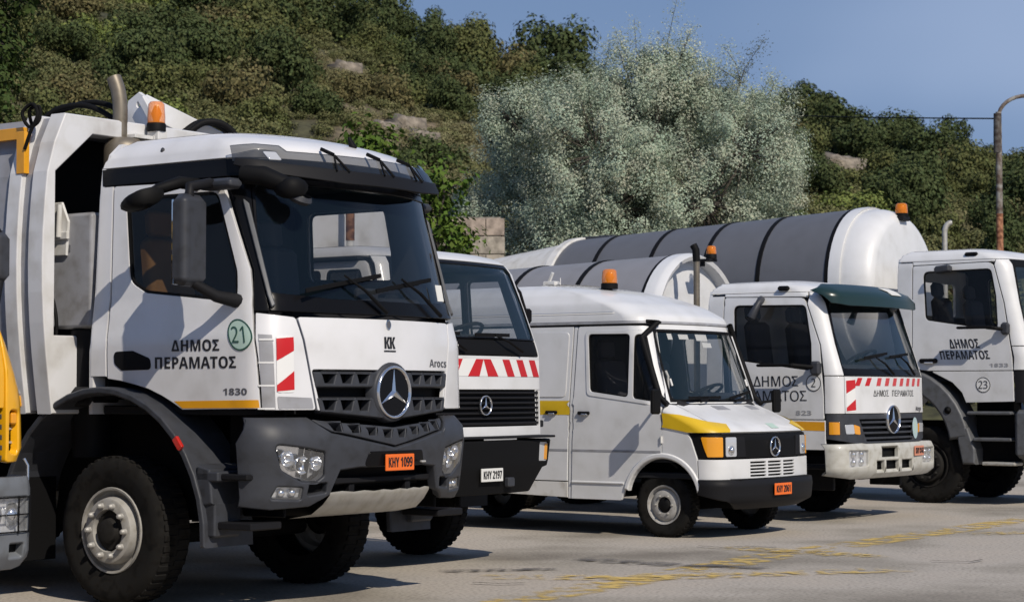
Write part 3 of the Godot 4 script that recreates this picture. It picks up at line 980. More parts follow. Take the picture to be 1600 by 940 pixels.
		if s == 1:
			var ra := part(t, "ramp_mirror", G.new().ball(Vector3(0.545, 2.73, 1.34), Vector3(0.185, 0.06, 0.11), 14, Basis(Vector3(0, 0, 1), 0.30)), M.black)
			part(ra, "mirror_arm", G.new().tube([Vector3(0.70, 2.85, 0.98), Vector3(0.71, 2.85, 1.16), Vector3(0.65, 2.80, 1.29), Vector3(0.56, 2.74, 1.34)], [0.045, 0.042, 0.038, 0.035], 10), M.black)
	var fm := part(t, "front_mirror", G.new().ball(Vector3(1.41, 2.80, 0.83), Vector3(0.12, 0.075, 0.085), 14, Basis(Vector3(0, 1, 0), 0.5)), M.black)
	part(fm, "mirror_arm", G.new().tube([Vector3(1.12, 2.90, 0.98), Vector3(1.26, 2.88, 0.93), Vector3(1.39, 2.82, 0.85)], [0.07, 0.065, 0.055], 10), M.black)
	part(fm, "mirror_bowl", G.new().lathe([Vector2(0.001, -0.04), Vector2(0.06, -0.03), Vector2(0.085, 0.0), Vector2(0.07, 0.03)], Transform3D(Basis(Vector3(0, 0, 1), -0.5), Vector3(1.43, 2.735, 0.76)), 16), M.plastic)
	# wipers and inside
	wiper(t, Vector3(1.60, 1.995, 0.06), Vector3(1.535, 2.235, 0.43), Vector3(1.50, 2.12, 0.78), Vector3(1.545, 2.25, 0.06))
	wiper(t, Vector3(1.535, 1.995, -0.62), Vector3(1.55, 2.235, -0.16), Vector3(1.57, 2.14, 0.14), Vector3(1.49, 2.25, -0.56))
	var liner := G.new()
	for s in [1, -1]:
		var pick := func(q): return PackedVector2Array(q) if s == 1 else mir(q)
		sheet(liner, w, pick.call([w.S(-0.22, 2.98), w.F(0.91, 2.98), w.F(0.962, 2.5), w.F(0.98, 1.36), w.S(-0.22, 1.56)]), [pick.call(holes_of[s])], -0.045, 0.01, 0.0)
	part(t, "cab_liner", liner, M.liner)
	var back := rear_wall(G.new(), w, 1.30, 3.02)
	part(t, "cab_rear_wall", back, M.white)
	var fl := G.new().box(Vector3(0.54, 1.33, 0), Vector3(1.45, 0.06, 2.0), 0.01).box(Vector3(0.42, 2.98, 0), Vector3(1.25, 0.03, 1.86), 0.01).box(Vector3(-0.18, 2.2, 0), Vector3(0.05, 1.6, 1.94), 0.01)
	part(t, "cab_floor", fl, M.liner)
	part(t, "dashboard", G.new().box(Vector3(1.20, 1.82, 0), Vector3(0.36, 0.40, 1.56), 0.08).box(Vector3(1.16, 2.06, -0.52), Vector3(0.26, 0.12, 0.5), 0.05).box(Vector3(1.38, 2.10, 0.02), Vector3(0.05, 0.14, 0.24), 0.02), M.dash)
	steering(t, Vector3(0.98, 2.06, -0.52), 0.23, 0.5)
	for z in [0.6, -0.52]:
		seat(t, Vector3(0.32, 1.72, z), M.seat_tan if z > 0 else M.seat)
	part(t, "windscreen_sticker", G.new().box(Vector3(1.46, 2.16, -0.70), Vector3(0.004, 0.12, 0.07), 0.001, Basis(Vector3(0, 0, 1), 0.22)), M.paper)
	# front wings, steps and the rest below the doors
	for s in [1, -1]:
		var zz := [0.72 * s, 1.20 * s]
		var f := part(t, "front_fender", arc_fender(G.new(), 0.97, 1.02, -2, 182, zz[0], zz[1], Vector2(-0.02, 0.47), 0.015), M.plastic)
		part(f, "fender_flap", G.new().prism(PackedVector2Array([Vector2(0.90, 0.98), Vector2(1.02, 0.95), Vector2(1.05, 0.72), Vector2(0.95, 0.70), Vector2(0.88, 0.80)]), SIDE, zz[0], 1.18 * s, 0.02), M.plastic)
		part(t, "wheel_well", G.new().prism(PackedVector2Array([Vector2(-0.98, 0.5), Vector2(-0.9, 1.0), Vector2(-0.5, 1.36), Vector2(0.4, 1.36), Vector2(0.85, 1.0), Vector2(0.92, 0.6)]), SIDE, 0.66 * s, 0.72 * s), M.black)
		part(f, "side_marker", G.new().box(Vector3(0.76, 1.115, 1.205 * s), Vector3(0.10, 0.055, 0.035), 0.012, Basis(Vector3(0, 0, 1), -0.9)), M.lamp_red)
		part(t, "step", G.new().box(Vector3(1.0, 0.90, 0.98 * s), Vector3(0.20, 0.07, 0.40), 0.015).box(Vector3(0.97, 0.74, 1.10 * s), Vector3(0.10, 0.26, 0.08), 0.02).box(Vector3(0.99, 0.62, 1.03 * s), Vector3(0.13, 0.24, 0.26), 0.02), M.plastic)
		part(t, "boarding_step", G.new().box(Vector3(1.18, 0.90, 1.0 * s), Vector3(0.30, 0.04, 0.30), 0.01), M.plastic_dark)
		part(t, "boarding_step", G.new().box(Vector3(1.18, 0.58, 0.98 * s), Vector3(0.34, 0.05, 0.30), 0.01), M.plastic_dark)
		part(t, "step_bulkhead", G.new().box(Vector3(1.1, 1.0, 0.80 * s), Vector3(0.5, 0.75, 0.03), 0.01), M.black)
		part(t, "rear_fender", arc_fender(G.new(), 0.64, 0.70, 12, 168, 0.55 * s, 1.22 * s, Vector2(-3.75, 0.5), 0.01), M.plastic_dark)
		wheel(t, Vector3(0, 0.505, 0.95 * s), 0.505, 0.30, s)
		wheel(t, Vector3(-3.75, 0.505, 1.0 * s), 0.505, 0.28, s, "dual")
		wheel(t, Vector3(-3.75, 0.505, 0.68 * s), 0.505, 0.28, s, "dual")
		part(t, "chassis_rail", G.new().box(Vector3(-2.0, 0.88, 0.40 * s), Vector3(6.4, 0.26, 0.08), 0.01), M.chassis)
		part(t, "mudflap", G.new().box(Vector3(-0.92, 0.55, 0.98 * s), Vector3(0.02, 0.60, 0.42), 0.005), M.black)
		part(t, "fuel_tank", G.new().box(Vector3(-2.1, 0.78, 0.88 * s), Vector3(1.3, 0.58, 0.56), 0.10), M.silver if s == -1 else M.plastic_dark)
	part(t, "axle", G.new().tube([Vector3(0, 0.45, -0.85), Vector3(0, 0.45, 0.85)], 0.07, 10), M.chassis)
	part(t, "axle", G.new().tube([Vector3(-3.75, 0.5, -0.8), Vector3(-3.75, 0.5, 0.8)], 0.11, 10).ball(Vector3(-3.75, 0.5, 0), Vector3(0.26, 0.24, 0.24), 12), M.chassis)
	part(t, "engine", G.new().box(Vector3(0.55, 0.95, 0), Vector3(1.3, 0.70, 0.75), 0.06).box(Vector3(1.25, 1.0, 0), Vector3(0.14, 0.66, 0.9), 0.03).tube([Vector3(-0.2, 0.85, 0), Vector3(-3.6, 0.62, 0)], 0.06, 8), M.chassis)
	# what stands between cab and body
	part(t, "oil_tank", G.new().box(Vector3(-0.525, 2.31, 0.70), Vector3(0.42, 0.82, 0.60), 0.03), M.box_grey)
	part(t, "tank_bracket", G.new().prism(PackedVector2Array([Vector2(-0.64, 2.42), Vector2(-0.42, 2.42), Vector2(-0.40, 2.66), Vector2(-0.47, 2.80), Vector2(-0.58, 2.80), Vector2(-0.64, 2.66)]), SIDE, 1.0, 1.025, 0.006, Vector3(-0.13, 0, 0)).box(Vector3(-0.70, 2.56, 1.03), Vector3(0.36, 0.055, 0.03), 0.006).tube([Vector3(-0.60, 2.55, 1.05), Vector3(-0.59, 2.78, 1.05)], 0.02, 8), M.white_worn)
	part(t, "tank_plate", G.new().box(Vector3(-0.58, 2.47, 1.002), Vector3(0.10, 0.05, 0.006), 0.001), M.lettering_grey)
	part(t, "intake_duct", G.new().tube([Vector3(-0.48, 1.89, 0.85), Vector3(-0.48, 1.5, 0.85), Vector3(-0.50, 1.3, 0.82), Vector3(-0.5, 1.0, 0.8)], 0.14, 14).box(Vector3(-0.32, 1.42, 0.95), Vector3(0.24, 0.14, 0.30), 0.04), M.plastic_dark)
	var ex := part(t, "exhaust_stack", G.new().tube([Vector3(-0.515, 2.3, 0.55)] + curve([Vector3(-0.515, 3.40, 0.55), Vector3(-0.517, 3.54, 0.55), Vector3(-0.535, 3.65, 0.555), Vector3(-0.57, 3.745, 0.565)]), 0.054, 16, false), M.steel)
	part(ex, "exhaust_bore", G.new().tube([Vector3(-0.55, 3.68, 0.557), Vector3(-0.574, 3.743, 0.565)], 0.049, 14), M.black)
	part(ex, "exhaust_collar", G.new().lathe([Vector2(0.15, 2.95), Vector2(0.15, 3.24), Vector2(0.11, 3.29), Vector2(0.07, 3.3)], Transform3D(Basis(), Vector3(-0.49, 0, 0.53)), 18), M.steel)
	part(t, "beacon_bracket", G.new().box(Vector3(-0.39, 3.33, 0.30), Vector3(0.12, 0.08, 0.10), 0.01).box(Vector3(-0.39, 3.2, 0.33), Vector3(0.05, 0.25, 0.05), 0.005).box(Vector3(-0.46, 3.31, 0.42), Vector3(0.16, 0.03, 0.22), 0.005), M.white_worn)
	beacon(t, Vector3(-0.39, 3.39, 0.31), 0.065, 0.19)
	refuse_body(t, -0.47, 5.0, 1.21, 1.30, 3.42, true)
	for q in [0.0, 0.06]:
		part(t, "hydraulic_hose", G.new().tube(curve([Vector3(-1.25, 3.44, 0.62 + q), Vector3(-1.12, 3.55, 0.56 + q), Vector3(-0.90, 3.60 - q * 0.5, 0.48 + q), Vector3(-0.70, 3.54 - q, 0.42 + q), Vector3(-0.60, 3.36, 0.38 + q), Vector3(-0.58, 3.15, 0.37 + q)]), 0.021, 8), M.black)
		part(t, "hydraulic_hose", G.new().tube(curve([Vector3(-0.98 - q, 3.50, -0.62), Vector3(-0.92 - q, 3.58, -0.72), Vector3(-0.85 - q, 3.58, -0.84), Vector3(-0.80 - q, 3.50, -0.94), Vector3(-0.78 - q, 3.35, -0.97)]), 0.027, 8), M.black)
	part(t, "hydraulic_hose", G.new().tube(curve([Vector3(-0.78, 2.16, 0.98), Vector3(-0.66, 2.10, 1.04), Vector3(-0.60, 1.95, 1.06), Vector3(-0.62, 1.80, 1.05), Vector3(-0.68, 1.70, 1.0)]), 0.013, 6), M.black)
	part(t, "cable_coil", G.new().tube(curve([Vector3(-0.72, 3.34, 1.20), Vector3(-0.70, 3.44, 1.24), Vector3(-0.62, 3.46, 1.22), Vector3(-0.60, 3.36, 1.24), Vector3(-0.68, 3.32, 1.26), Vector3(-0.74, 3.42, 1.27), Vector3(-0.66, 3.48, 1.25), Vector3(-0.58, 3.40, 1.27), Vector3(-0.64, 3.28, 1.28), Vector3(-0.70, 3.16, 1.28)]), 0.013, 6), M.chassis)
	# the compactor's lifting arms above the front wall
	part(t, "lifting_arm", G.new().prism(PackedVector2Array([Vector2(-1.42, 3.30), Vector2(-1.0, 3.30), Vector2(-1.05, 3.42), Vector2(-1.12, 3.74), Vector2(-1.22, 3.80), Vector2(-1.34, 3.74)]), SIDE, -0.34, -0.30, 0.006, Vector3.ZERO, [disc(Vector2(-1.22, 3.70), 0.025, 12)]), M.body_white)
	part(t, "lifting_arm", G.new().bar(Vector3(-1.25, 3.72, -0.36), Vector3(-0.92, 3.42, -0.98), 0.05, 0.16, 0.01), M.body_white)
	part(t, "lifting_arm", G.new().bar(Vector3(-1.15, 3.74, -0.27), Vector3(-0.80, 3.26, -0.27), 0.05, 0.07, 0.01), M.body_white)


func refuse_body(t: Node, x0: float, long: float, half: float, y0: float, y1: float, stripes: bool) -> void:    # the compactor body: a framed front wall, ribbed sides, a hopper at the rear
	var x1 := x0 - long
	var out := []                                       # right half of the cross-section, bulging a little
	for k in 11:
		var s := k / 10.0
		out.append(Vector2(half + 0.10 * sin(PI * s) - 0.10 * maxf(0.0, s - 0.85) / 0.15, lerpf(y0, y1, s)))
	out.reverse()
	var outline := PackedVector2Array(both(out))
	var hole := PackedVector2Array(both([Vector2(half - 0.36, y1 - 0.13), Vector2(half - 0.02, y1 - 0.42), Vector2(half - 0.02, y0 + 0.55)]))
	part(t, "body_front_frame", G.new().prism(outline, FRONT, x0 - 0.16, x0, 0.012, Vector3.ZERO, [hole] if stripes else []), M.body_white)
	var inner := PackedVector2Array()
	for q in outline:
		inner.append(Vector2(q.x * 0.94, lerpf(q.y, (y0 + y1) / 2.0, 0.06)))
	part(t, "body_front_wall", G.new().prism(inner, FRONT, x0 - 0.755, x0 - 0.70, 0.0), M.black)
	var small := PackedVector2Array()
	for q in outline:
		small.append(Vector2(q.x * 0.975, lerpf(q.y, (y0 + y1) / 2.0, 0.02)))
	part(t, "body_shell", G.new().prism(small, FRONT, x1, x0 - 0.76, 0.02).prism(small, FRONT, x0 - 0.76, x0 - 0.15, 0.0, Vector3.ZERO, [inner]), M.body_grey if stripes else M.body_white)
	for x in [x0 - 0.30] + ([] if not stripes else []) + [x0 - 1.6, x0 - 2.9, x1 + 0.05]:
		var ring := PackedVector2Array()
		for q in outline:
			ring.append(Vector2(q.x * 1.004, q.y))
		part(t, "body_rib", G.new().prism(ring, FRONT, x - 0.10, x + 0.04, 0.012, Vector3.ZERO, [Geo.inset(small, 0.02) if not Geometry2D.is_polygon_clockwise(small) else Geo.inset(small, -0.02)]), M.body_white)
	var hop := PackedVector2Array([Vector2(x1, y0 - 0.25), Vector2(x1 - 0.9, y0 - 0.2), Vector2(x1 - 1.5, y0 + 0.35), Vector2(x1 - 1.25, y1 - 0.5), Vector2(x1 - 0.7, y1 + 0.05), Vector2(x1, y1 + 0.08)])
	part(t, "tail_hopper", G.new().prism(hop, SIDE, -half, half, 0.03), M.body_white)
	if stripes:
		for s in [1, -1]:
			var zt: float = (half + 0.035) * s
			part(t, "yellow_stripe", G.new().box(Vector3(x0 - 0.95, y1 - 0.135, zt - 0.035 * s), Vector3(1.3, 0.085, 0.05), 0.004), M.stripe_orange)
			part(t, "yellow_stripe", G.new().box(Vector3(x0 - 0.275, y1 - 0.28, zt + 0.012 * s), Vector3(0.085, 0.30, 0.05), 0.004), M.stripe_orange)
			part(t, "yellow_stripe", G.new().box(Vector3(x0 - 1.35, y0 + 0.09, zt - 0.02 * s), Vector3(2.1, 0.075, 0.05), 0.004), M.stripe_orange)
			part(t, "lower_sill", G.new().box(Vector3(x0 - 1.4, y0 + 0.20, zt - 0.03 * s), Vector3(2.2, 0.12, 0.05), 0.004), M.body_white)
	part(t, "body_subframe", G.new().box(Vector3((x0 + x1) / 2.0, y0 - 0.12, 0), Vector3(long - 0.1, 0.22, 1.0), 0.01), M.chassis)


func pick_side(q, s: int) -> PackedVector2Array:
	return PackedVector2Array(q) if s == 1 else mir(q)


func shrink(q: PackedVector2Array, d: float) -> PackedVector2Array:       # a smaller loop, whichever way it runs
	return Geo.inset(q, -d if Geometry2D.is_polygon_clockwise(q) else d)


func windows_of(door: Node, w: Wrap, loop: PackedVector2Array, glass_mat: Material, seal := 0.018) -> void:
	piece(door, "window", glass_mat, w, loop, [], -0.016, 0.004, 0.0)
	piece(door, "window_seal", M.black, w, loop, [shrink(loop, seal)], -0.004, 0.012, 0.002)


func cab_roof(t: Node, w: Wrap, y0: float, y1: float, rise: float, paint: Material, called := "roof") -> MeshInstance3D:
	var g := G.new()
	var top := []
	for k in 7:
		var y := lerpf(y0, y1, k / 6.0)
		top.append(Vector2(w.S(w.geo(y)[9], y).x, y))
	var low := []
	for k in 7:
		low.append(Vector2(-top[6 - k].x, top[6 - k].y))
	sheet(g, w, top + low, [], 0.0, 0.02, 0.004, 0.07, 0.035)
	crown(g, w, y1, rise)
	var right := []
	for k in 7:
		var y := lerpf(y1, y0, k / 6.0)
		right.append(Vector2(w.geo(y)[2] - 0.003, y))
	g.prism(PackedVector2Array(both(right)), FRONT, w.geo(y1)[9] - 0.01, w.geo(y1)[9] + 0.02)
	return part(t, called, g, paint)


func cab_inside(t: Node, w: Wrap, y0: float, y1: float, xr: float, holes: Array, floor_y: float, dash_x: float, dash_y: float, half: float, seats: Array, wheel_r := 0.22) -> void:
	var g := G.new()
	var xs: float = w.geo(y0)[6]
	for s in [1, -1]:
		sheet(g, w, pick_side([w.S(xr + 0.02, y1), w.S(w.geo(y1)[6] + 0.04, y1), w.S(xs + 0.06, y0 + 0.25), w.S(xs + 0.06, y0), w.S(xr + 0.02, y0)], s), holes.map(func(h): return pick_side(h, s)), -0.045, 0.008, 0.0)
	part(t, "cab_liner", g, M.liner)
	part(t, "headlining", G.new().box(Vector3((xr + w.geo(y1)[6]) / 2.0, y1, 0), Vector3(w.geo(y1)[6] - xr, 0.03, half * 1.9), 0.01), M.liner)
	part(t, "cab_floor", G.new().box(Vector3((xr + xs) / 2.0 + 0.05, floor_y, 0), Vector3(xs - xr + 0.1, 0.06, half * 1.96), 0.01), M.liner)
	part(t, "dashboard", G.new().box(Vector3(dash_x, dash_y - 0.16, 0), Vector3(0.36, 0.34, half * 1.7), 0.07).box(Vector3(dash_x - 0.1, dash_y + 0.04, -half * 0.45), Vector3(0.22, 0.10, 0.42), 0.04), M.dash)
	steering(t, Vector3(dash_x - 0.27, dash_y + 0.08, -half * 0.45), wheel_r, 0.5)
	for q in seats:
		seat(t, q, M.seat)


func slats(parent: Node, called: String, w: Wrap, z0: float, z1: float, y0: float, y1: float, count: int, off: float, m: Material, share := 0.55) -> void:
	var h := (y1 - y0) / count
	for k in count:
		var y := y0 + h * (k + 0.5)
		piece(parent, called, m, w, [w.F(z0, y + h * share / 2.0), w.F(z1, y + h * share / 2.0), w.F(z1, y - h * share / 2.0), w.F(z0, y - h * share / 2.0)], [], off, 0.03, 0.005)


func rear_axle(t: Node, x: float, r: float, z := 0.95, dual := true) -> void:
	for s in [1, -1]:
		wheel(t, Vector3(x, r, z * s), r, 0.26, s, "dual")
		if dual:
			wheel(t, Vector3(x, r, (z - 0.31) * s), r, 0.26, s, "dual")
	part(t, "axle", G.new().tube([Vector3(x, r, -z + 0.1), Vector3(x, r, z - 0.1)], 0.1, 10).ball(Vector3(x, r, 0), Vector3(0.24, 0.22, 0.22), 12), M.chassis)


func chassis(t: Node, x0: float, x1: float, y: float) -> void:
	for s in [1, -1]:
		part(t, "chassis_rail", G.new().box(Vector3((x0 + x1) / 2.0, y, 0.38 * s), Vector3(x0 - x1, 0.24, 0.07), 0.01), M.chassis)
	part(t, "engine", G.new().box(Vector3(x0 - 0.55, y, 0), Vector3(1.0, 0.5, 0.7), 0.05), M.chassis)
	part(t, "drive_shaft", G.new().tube([Vector3(x0 - 1.1, y - 0.1, 0), Vector3(x1 + 1.2, y - 0.25, 0)], 0.05, 8), M.chassis)
	part(t, "front_axle", G.new().tube([Vector3(0, y - 0.35, -0.8), Vector3(0, y - 0.35, 0.8)], 0.06, 8), M.chassis)


const SB := Basis(Vector3(0, 0, -1), Vector3(0, 1, 0), Vector3(1, 0, 0))    # the axes of something mounted on a front: x to the viewer's right, z outwards


func garbage_truck_old() -> void:
	var t := thing("garbage_truck", "older white garbage truck with red chevron band and black slatted grille beside the van", "garbage truck", Vector3(-1.345, 0, -17.835), deg_to_rad(-36))
	var w := Wrap.new([[1.08, 1.38, 0.09, 1.03, 0.13, -0.30], [1.78, 1.365, 0.09, 1.03, 0.13, -0.30], [2.5, 1.12, 0.09, 0.96, 0.15, -0.28], [2.57, 1.07, 0.09, 0.94, 0.18, -0.27], [2.62, 0.98, 0.09, 0.91, 0.2, -0.22], [2.65, 0.85, 0.09, 0.86, 0.2, -0.12]])
	var ws := both([w.F(0.80, 2.53), w.F(0.885, 2.2), w.F(0.91, 1.915)])
	var win := w.side(Geo.rounded([Vector2(-0.08, 2.45), Vector2(0.42, 2.45), Vector2(0.42, 1.80), Vector2(-0.08, 1.80)], 0.05))
	var win2 := w.side(Geo.rounded([Vector2(0.48, 2.45), Vector2(0.84, 2.45), Vector2(1.06, 1.80), Vector2(0.48, 1.80)], 0.05))
	for s in [1, -1]:
		var h1 := pick_side(win, s)
		var h2 := pick_side(win2, s)
		var door := piece(t, "door", M.white_old, w, pick_side(w.side(Geo.rounded([Vector2(-0.15, 2.52), Vector2(0.90, 2.52), Vector2(1.17, 1.78), Vector2(1.20, 1.42), Vector2(0.62, 1.42), Vector2(0.50, 1.30), Vector2(-0.15, 1.30)], 0.05)), s), [h1, h2])
		windows_of(door, w, h1, M.window)
		windows_of(door, w, h2, M.window)
		piece(t, "cab_side_panel", M.white_old, w, pick_side(w.side([Vector2(-0.28, 2.56), Vector2(-0.16, 2.56), Vector2(-0.16, 1.12), Vector2(-0.30, 1.12)]), s))
		piece(t, "lower_panel", M.white_old, w, pick_side(w.side([Vector2(0.63, 1.41), Vector2(1.20, 1.41), Vector2(1.21, 1.09), Vector2(0.80, 1.09)]), s))
		piece(t, "pillar", M.white_old, w, pick_side([w.S(0.905, 2.56), w.F(0.815, 2.56), w.F(0.90, 2.2), w.F(0.93, 1.90), w.F(0.93, 1.745), w.S(1.215, 1.745), w.S(1.18, 1.78)], s))
		var m := part(t, "mirror", G.new().box(Vector3(0.985, 2.13, 1.16 * s), Vector3(0.06, 0.13, 0.10), 0.02), M.black)
		part(m, "mirror_arm", G.new().tube([Vector3(0.90, 2.42, 1.06 * s), Vector3(0.93, 2.34, 1.13 * s), Vector3(0.985, 2.13, 1.16 * s), Vector3(1.0, 1.85, 1.14 * s), Vector3(1.0, 1.80, 1.10 * s)], 0.014, 8), M.black)
		wheel(t, Vector3(0, 0.46, 0.88 * s), 0.46, 0.27, s, "truck_dark")
		part(t, "front_fender", arc_fender(G.new(), 0.56, 0.62, -5, 185, 0.66 * s, 1.08 * s, Vector2(0, 0.5), 0.015), M.plastic_dark)
		part(t, "step", G.new().box(Vector3(0.92, 0.72, 0.95 * s), Vector3(0.4, 0.06, 0.28), 0.015), M.plastic_dark)
	piece(t, "windscreen", M.windscreen, w, Geo.rounded(ws, 0.06), [], -0.010, 0.005, 0.0)
	piece(t, "windscreen_frame", M.black_gloss, w, both([w.F(0.825, 2.555), w.F(0.91, 2.2), w.F(0.938, 1.90)]), [Geo.rounded(ws, 0.06)], -0.002)
	piece(t, "wiper_panel", M.black, w, both([w.F(0.93, 1.895), w.F(0.93, 1.765)]), [], -0.006)
	cab_roof(t, w, 2.563, 2.65, 0.03, M.white_old)
	var front := piece(t, "front_panel", M.white_old, w, both([w.F(0.94, 1.755), w.F(0.94, 1.475)]))
	piece(t, "front_side_panel", M.white_old, w, [w.F(0.94, 1.47), w.F(0.94, 1.085), w.F(0.92, 1.085), w.F(0.92, 1.47)])
	piece(t, "front_side_panel", M.white_old, w, [w.F(-0.94, 1.47), w.F(-0.92, 1.47), w.F(-0.92, 1.085), w.F(-0.94, 1.085)])
	piece(t, "lower_front_panel", M.white_old, w, both([w.F(0.94, 1.165), w.F(0.94, 1.085)]))
	var band := piece(front, "chevron_band", M.white_sticker, w, both([w.F(0.925, 1.728), w.F(0.925, 1.585)]), [], 0.003, 0.002, 0.0)
	for k in 4:
		for s in [1, -1]:
			var z := 0.10 + k * 0.225
			piece(band, "red_stripe", M.red, w, pick_side([w.F(z - 0.05 if k > 0 else 0.0, 1.728), w.F(z + 0.06 if k > 0 else 0.10, 1.728), w.F(z + 0.145 if k > 0 else 0.21, 1.585), w.F(z + 0.03 if k > 0 else 0.06, 1.585)], s), [], 0.005, 0.002, 0.0)
	piece(t, "grille_back", M.black, w, both([w.F(0.92, 1.475), w.F(0.92, 1.165)]), [], -0.04, 0.01, 0.0)
	slats(t, "grille_slat", w, 0.915, -0.915, 1.17, 1.47, 7, -0.004, M.plastic_dark, 0.5)
	star_badge(t, Vector3(1.388, 1.343, 0), 0.082, 0.016, SB, false)
	var b := Wrap.new([[0.58, 1.38, 0.08, 0.90, 0.2, 0.8], [0.84, 1.43, 0.08, 1.03, 0.10, 0.8], [1.06, 1.44, 0.08, 1.045, 0.08, 0.8]])
	var lamp := Geo.rounded([b.F(0.955, 1.02), b.F(0.80, 1.025), b.F(0.80, 0.865), b.F(0.955, 0.86)], 0.02)
	piece(t, "bumper", M.black, b, both([b.S(1.0, 1.05), b.S(1.0, 0.86), b.F(0.88, 0.80), b.F(0.74, 0.60)]).slice(0, 4) + [b.F(-0.74, 0.60), b.F(-0.88, 0.80), Vector2(-b.S(1.0, 0.86).x, 0.86), Vector2(-b.S(1.0, 1.05).x, 1.05)], [lamp, mir(lamp)], 0.0, 0.06, 0.012)
	part(t, "bumper_step", G.new().box(Vector3(1.36, 1.075, 0), Vector3(0.16, 0.02, 1.9), 0.006), M.plastic_dark)
	for s in [1, -1]:
		var hl := piece(t, "headlight", M.lens_white, b, pick_side(lamp, s), [], -0.012, 0.004, 0.0)
		piece(hl, "indicator", M.lamp_amber, b, pick_side([b.F(0.95, 1.01), b.F(0.905, 1.012), b.F(0.905, 0.875), b.F(0.95, 0.87)], s), [], -0.006, 0.006, 0.002)
	number_plate(t, Vector3(1.44, 0.768, -0.025), SB, 0.30, 0.11, "ΚΗΥ 2197", M.plate_white, 0.66)
	part(t, "tow_hook", G.new().box(Vector3(1.42, 0.70, -0.30), Vector3(0.05, 0.08, 0.10), 0.012).box(Vector3(1.41, 0.93, 0.0), Vector3(0.03, 0.025, 0.26), 0.01), M.plastic)
	wiper(t, Vector3(1.375, 1.80, -0.55), Vector3(1.345, 1.93, -0.2), Vector3(1.34, 1.93, 0.08), Vector3(1.33, 1.935, -0.42))
	wiper(t, Vector3(1.38, 1.80, 0.25), Vector3(1.345, 1.93, 0.55), Vector3(1.34, 1.93, 0.78), Vector3(1.35, 1.935, 0.30))
	cab_inside(t, w, 1.15, 2.54, -0.28, [win, win2], 1.18, 1.02, 1.86, 1.05, [Vector3(0.30, 1.48, 0.5), Vector3(0.30, 1.48, -0.5)])
	part(t, "dashboard_paper", G.new().box(Vector3(1.05, 1.885, -0.60), Vector3(0.20, 0.006, 0.34), 0.001, Basis(Vector3(0, 0, 1), -0.1)), M.paper)
	part(t, "cab_rear_wall", rear_wall(G.new(), w, 1.1, 2.6), M.white_old)
	refuse_body(t, -0.62, 4.6, 1.17, 1.20, 3.30, false)
	part(part(t, "exhaust_stack", G.new().tube([Vector3(-0.45, 0.8, -0.42), Vector3(-0.45, 3.2, -0.42)], 0.034, 10), M.white_worn), "exhaust_sleeve", G.new().tube([Vector3(-0.45, 2.82, -0.42), Vector3(-0.45, 3.22, -0.42)], 0.04, 10), M.rust)
	chassis(t, 1.2, -5.4, 0.86)
	rear_axle(t, -3.5, 0.46)


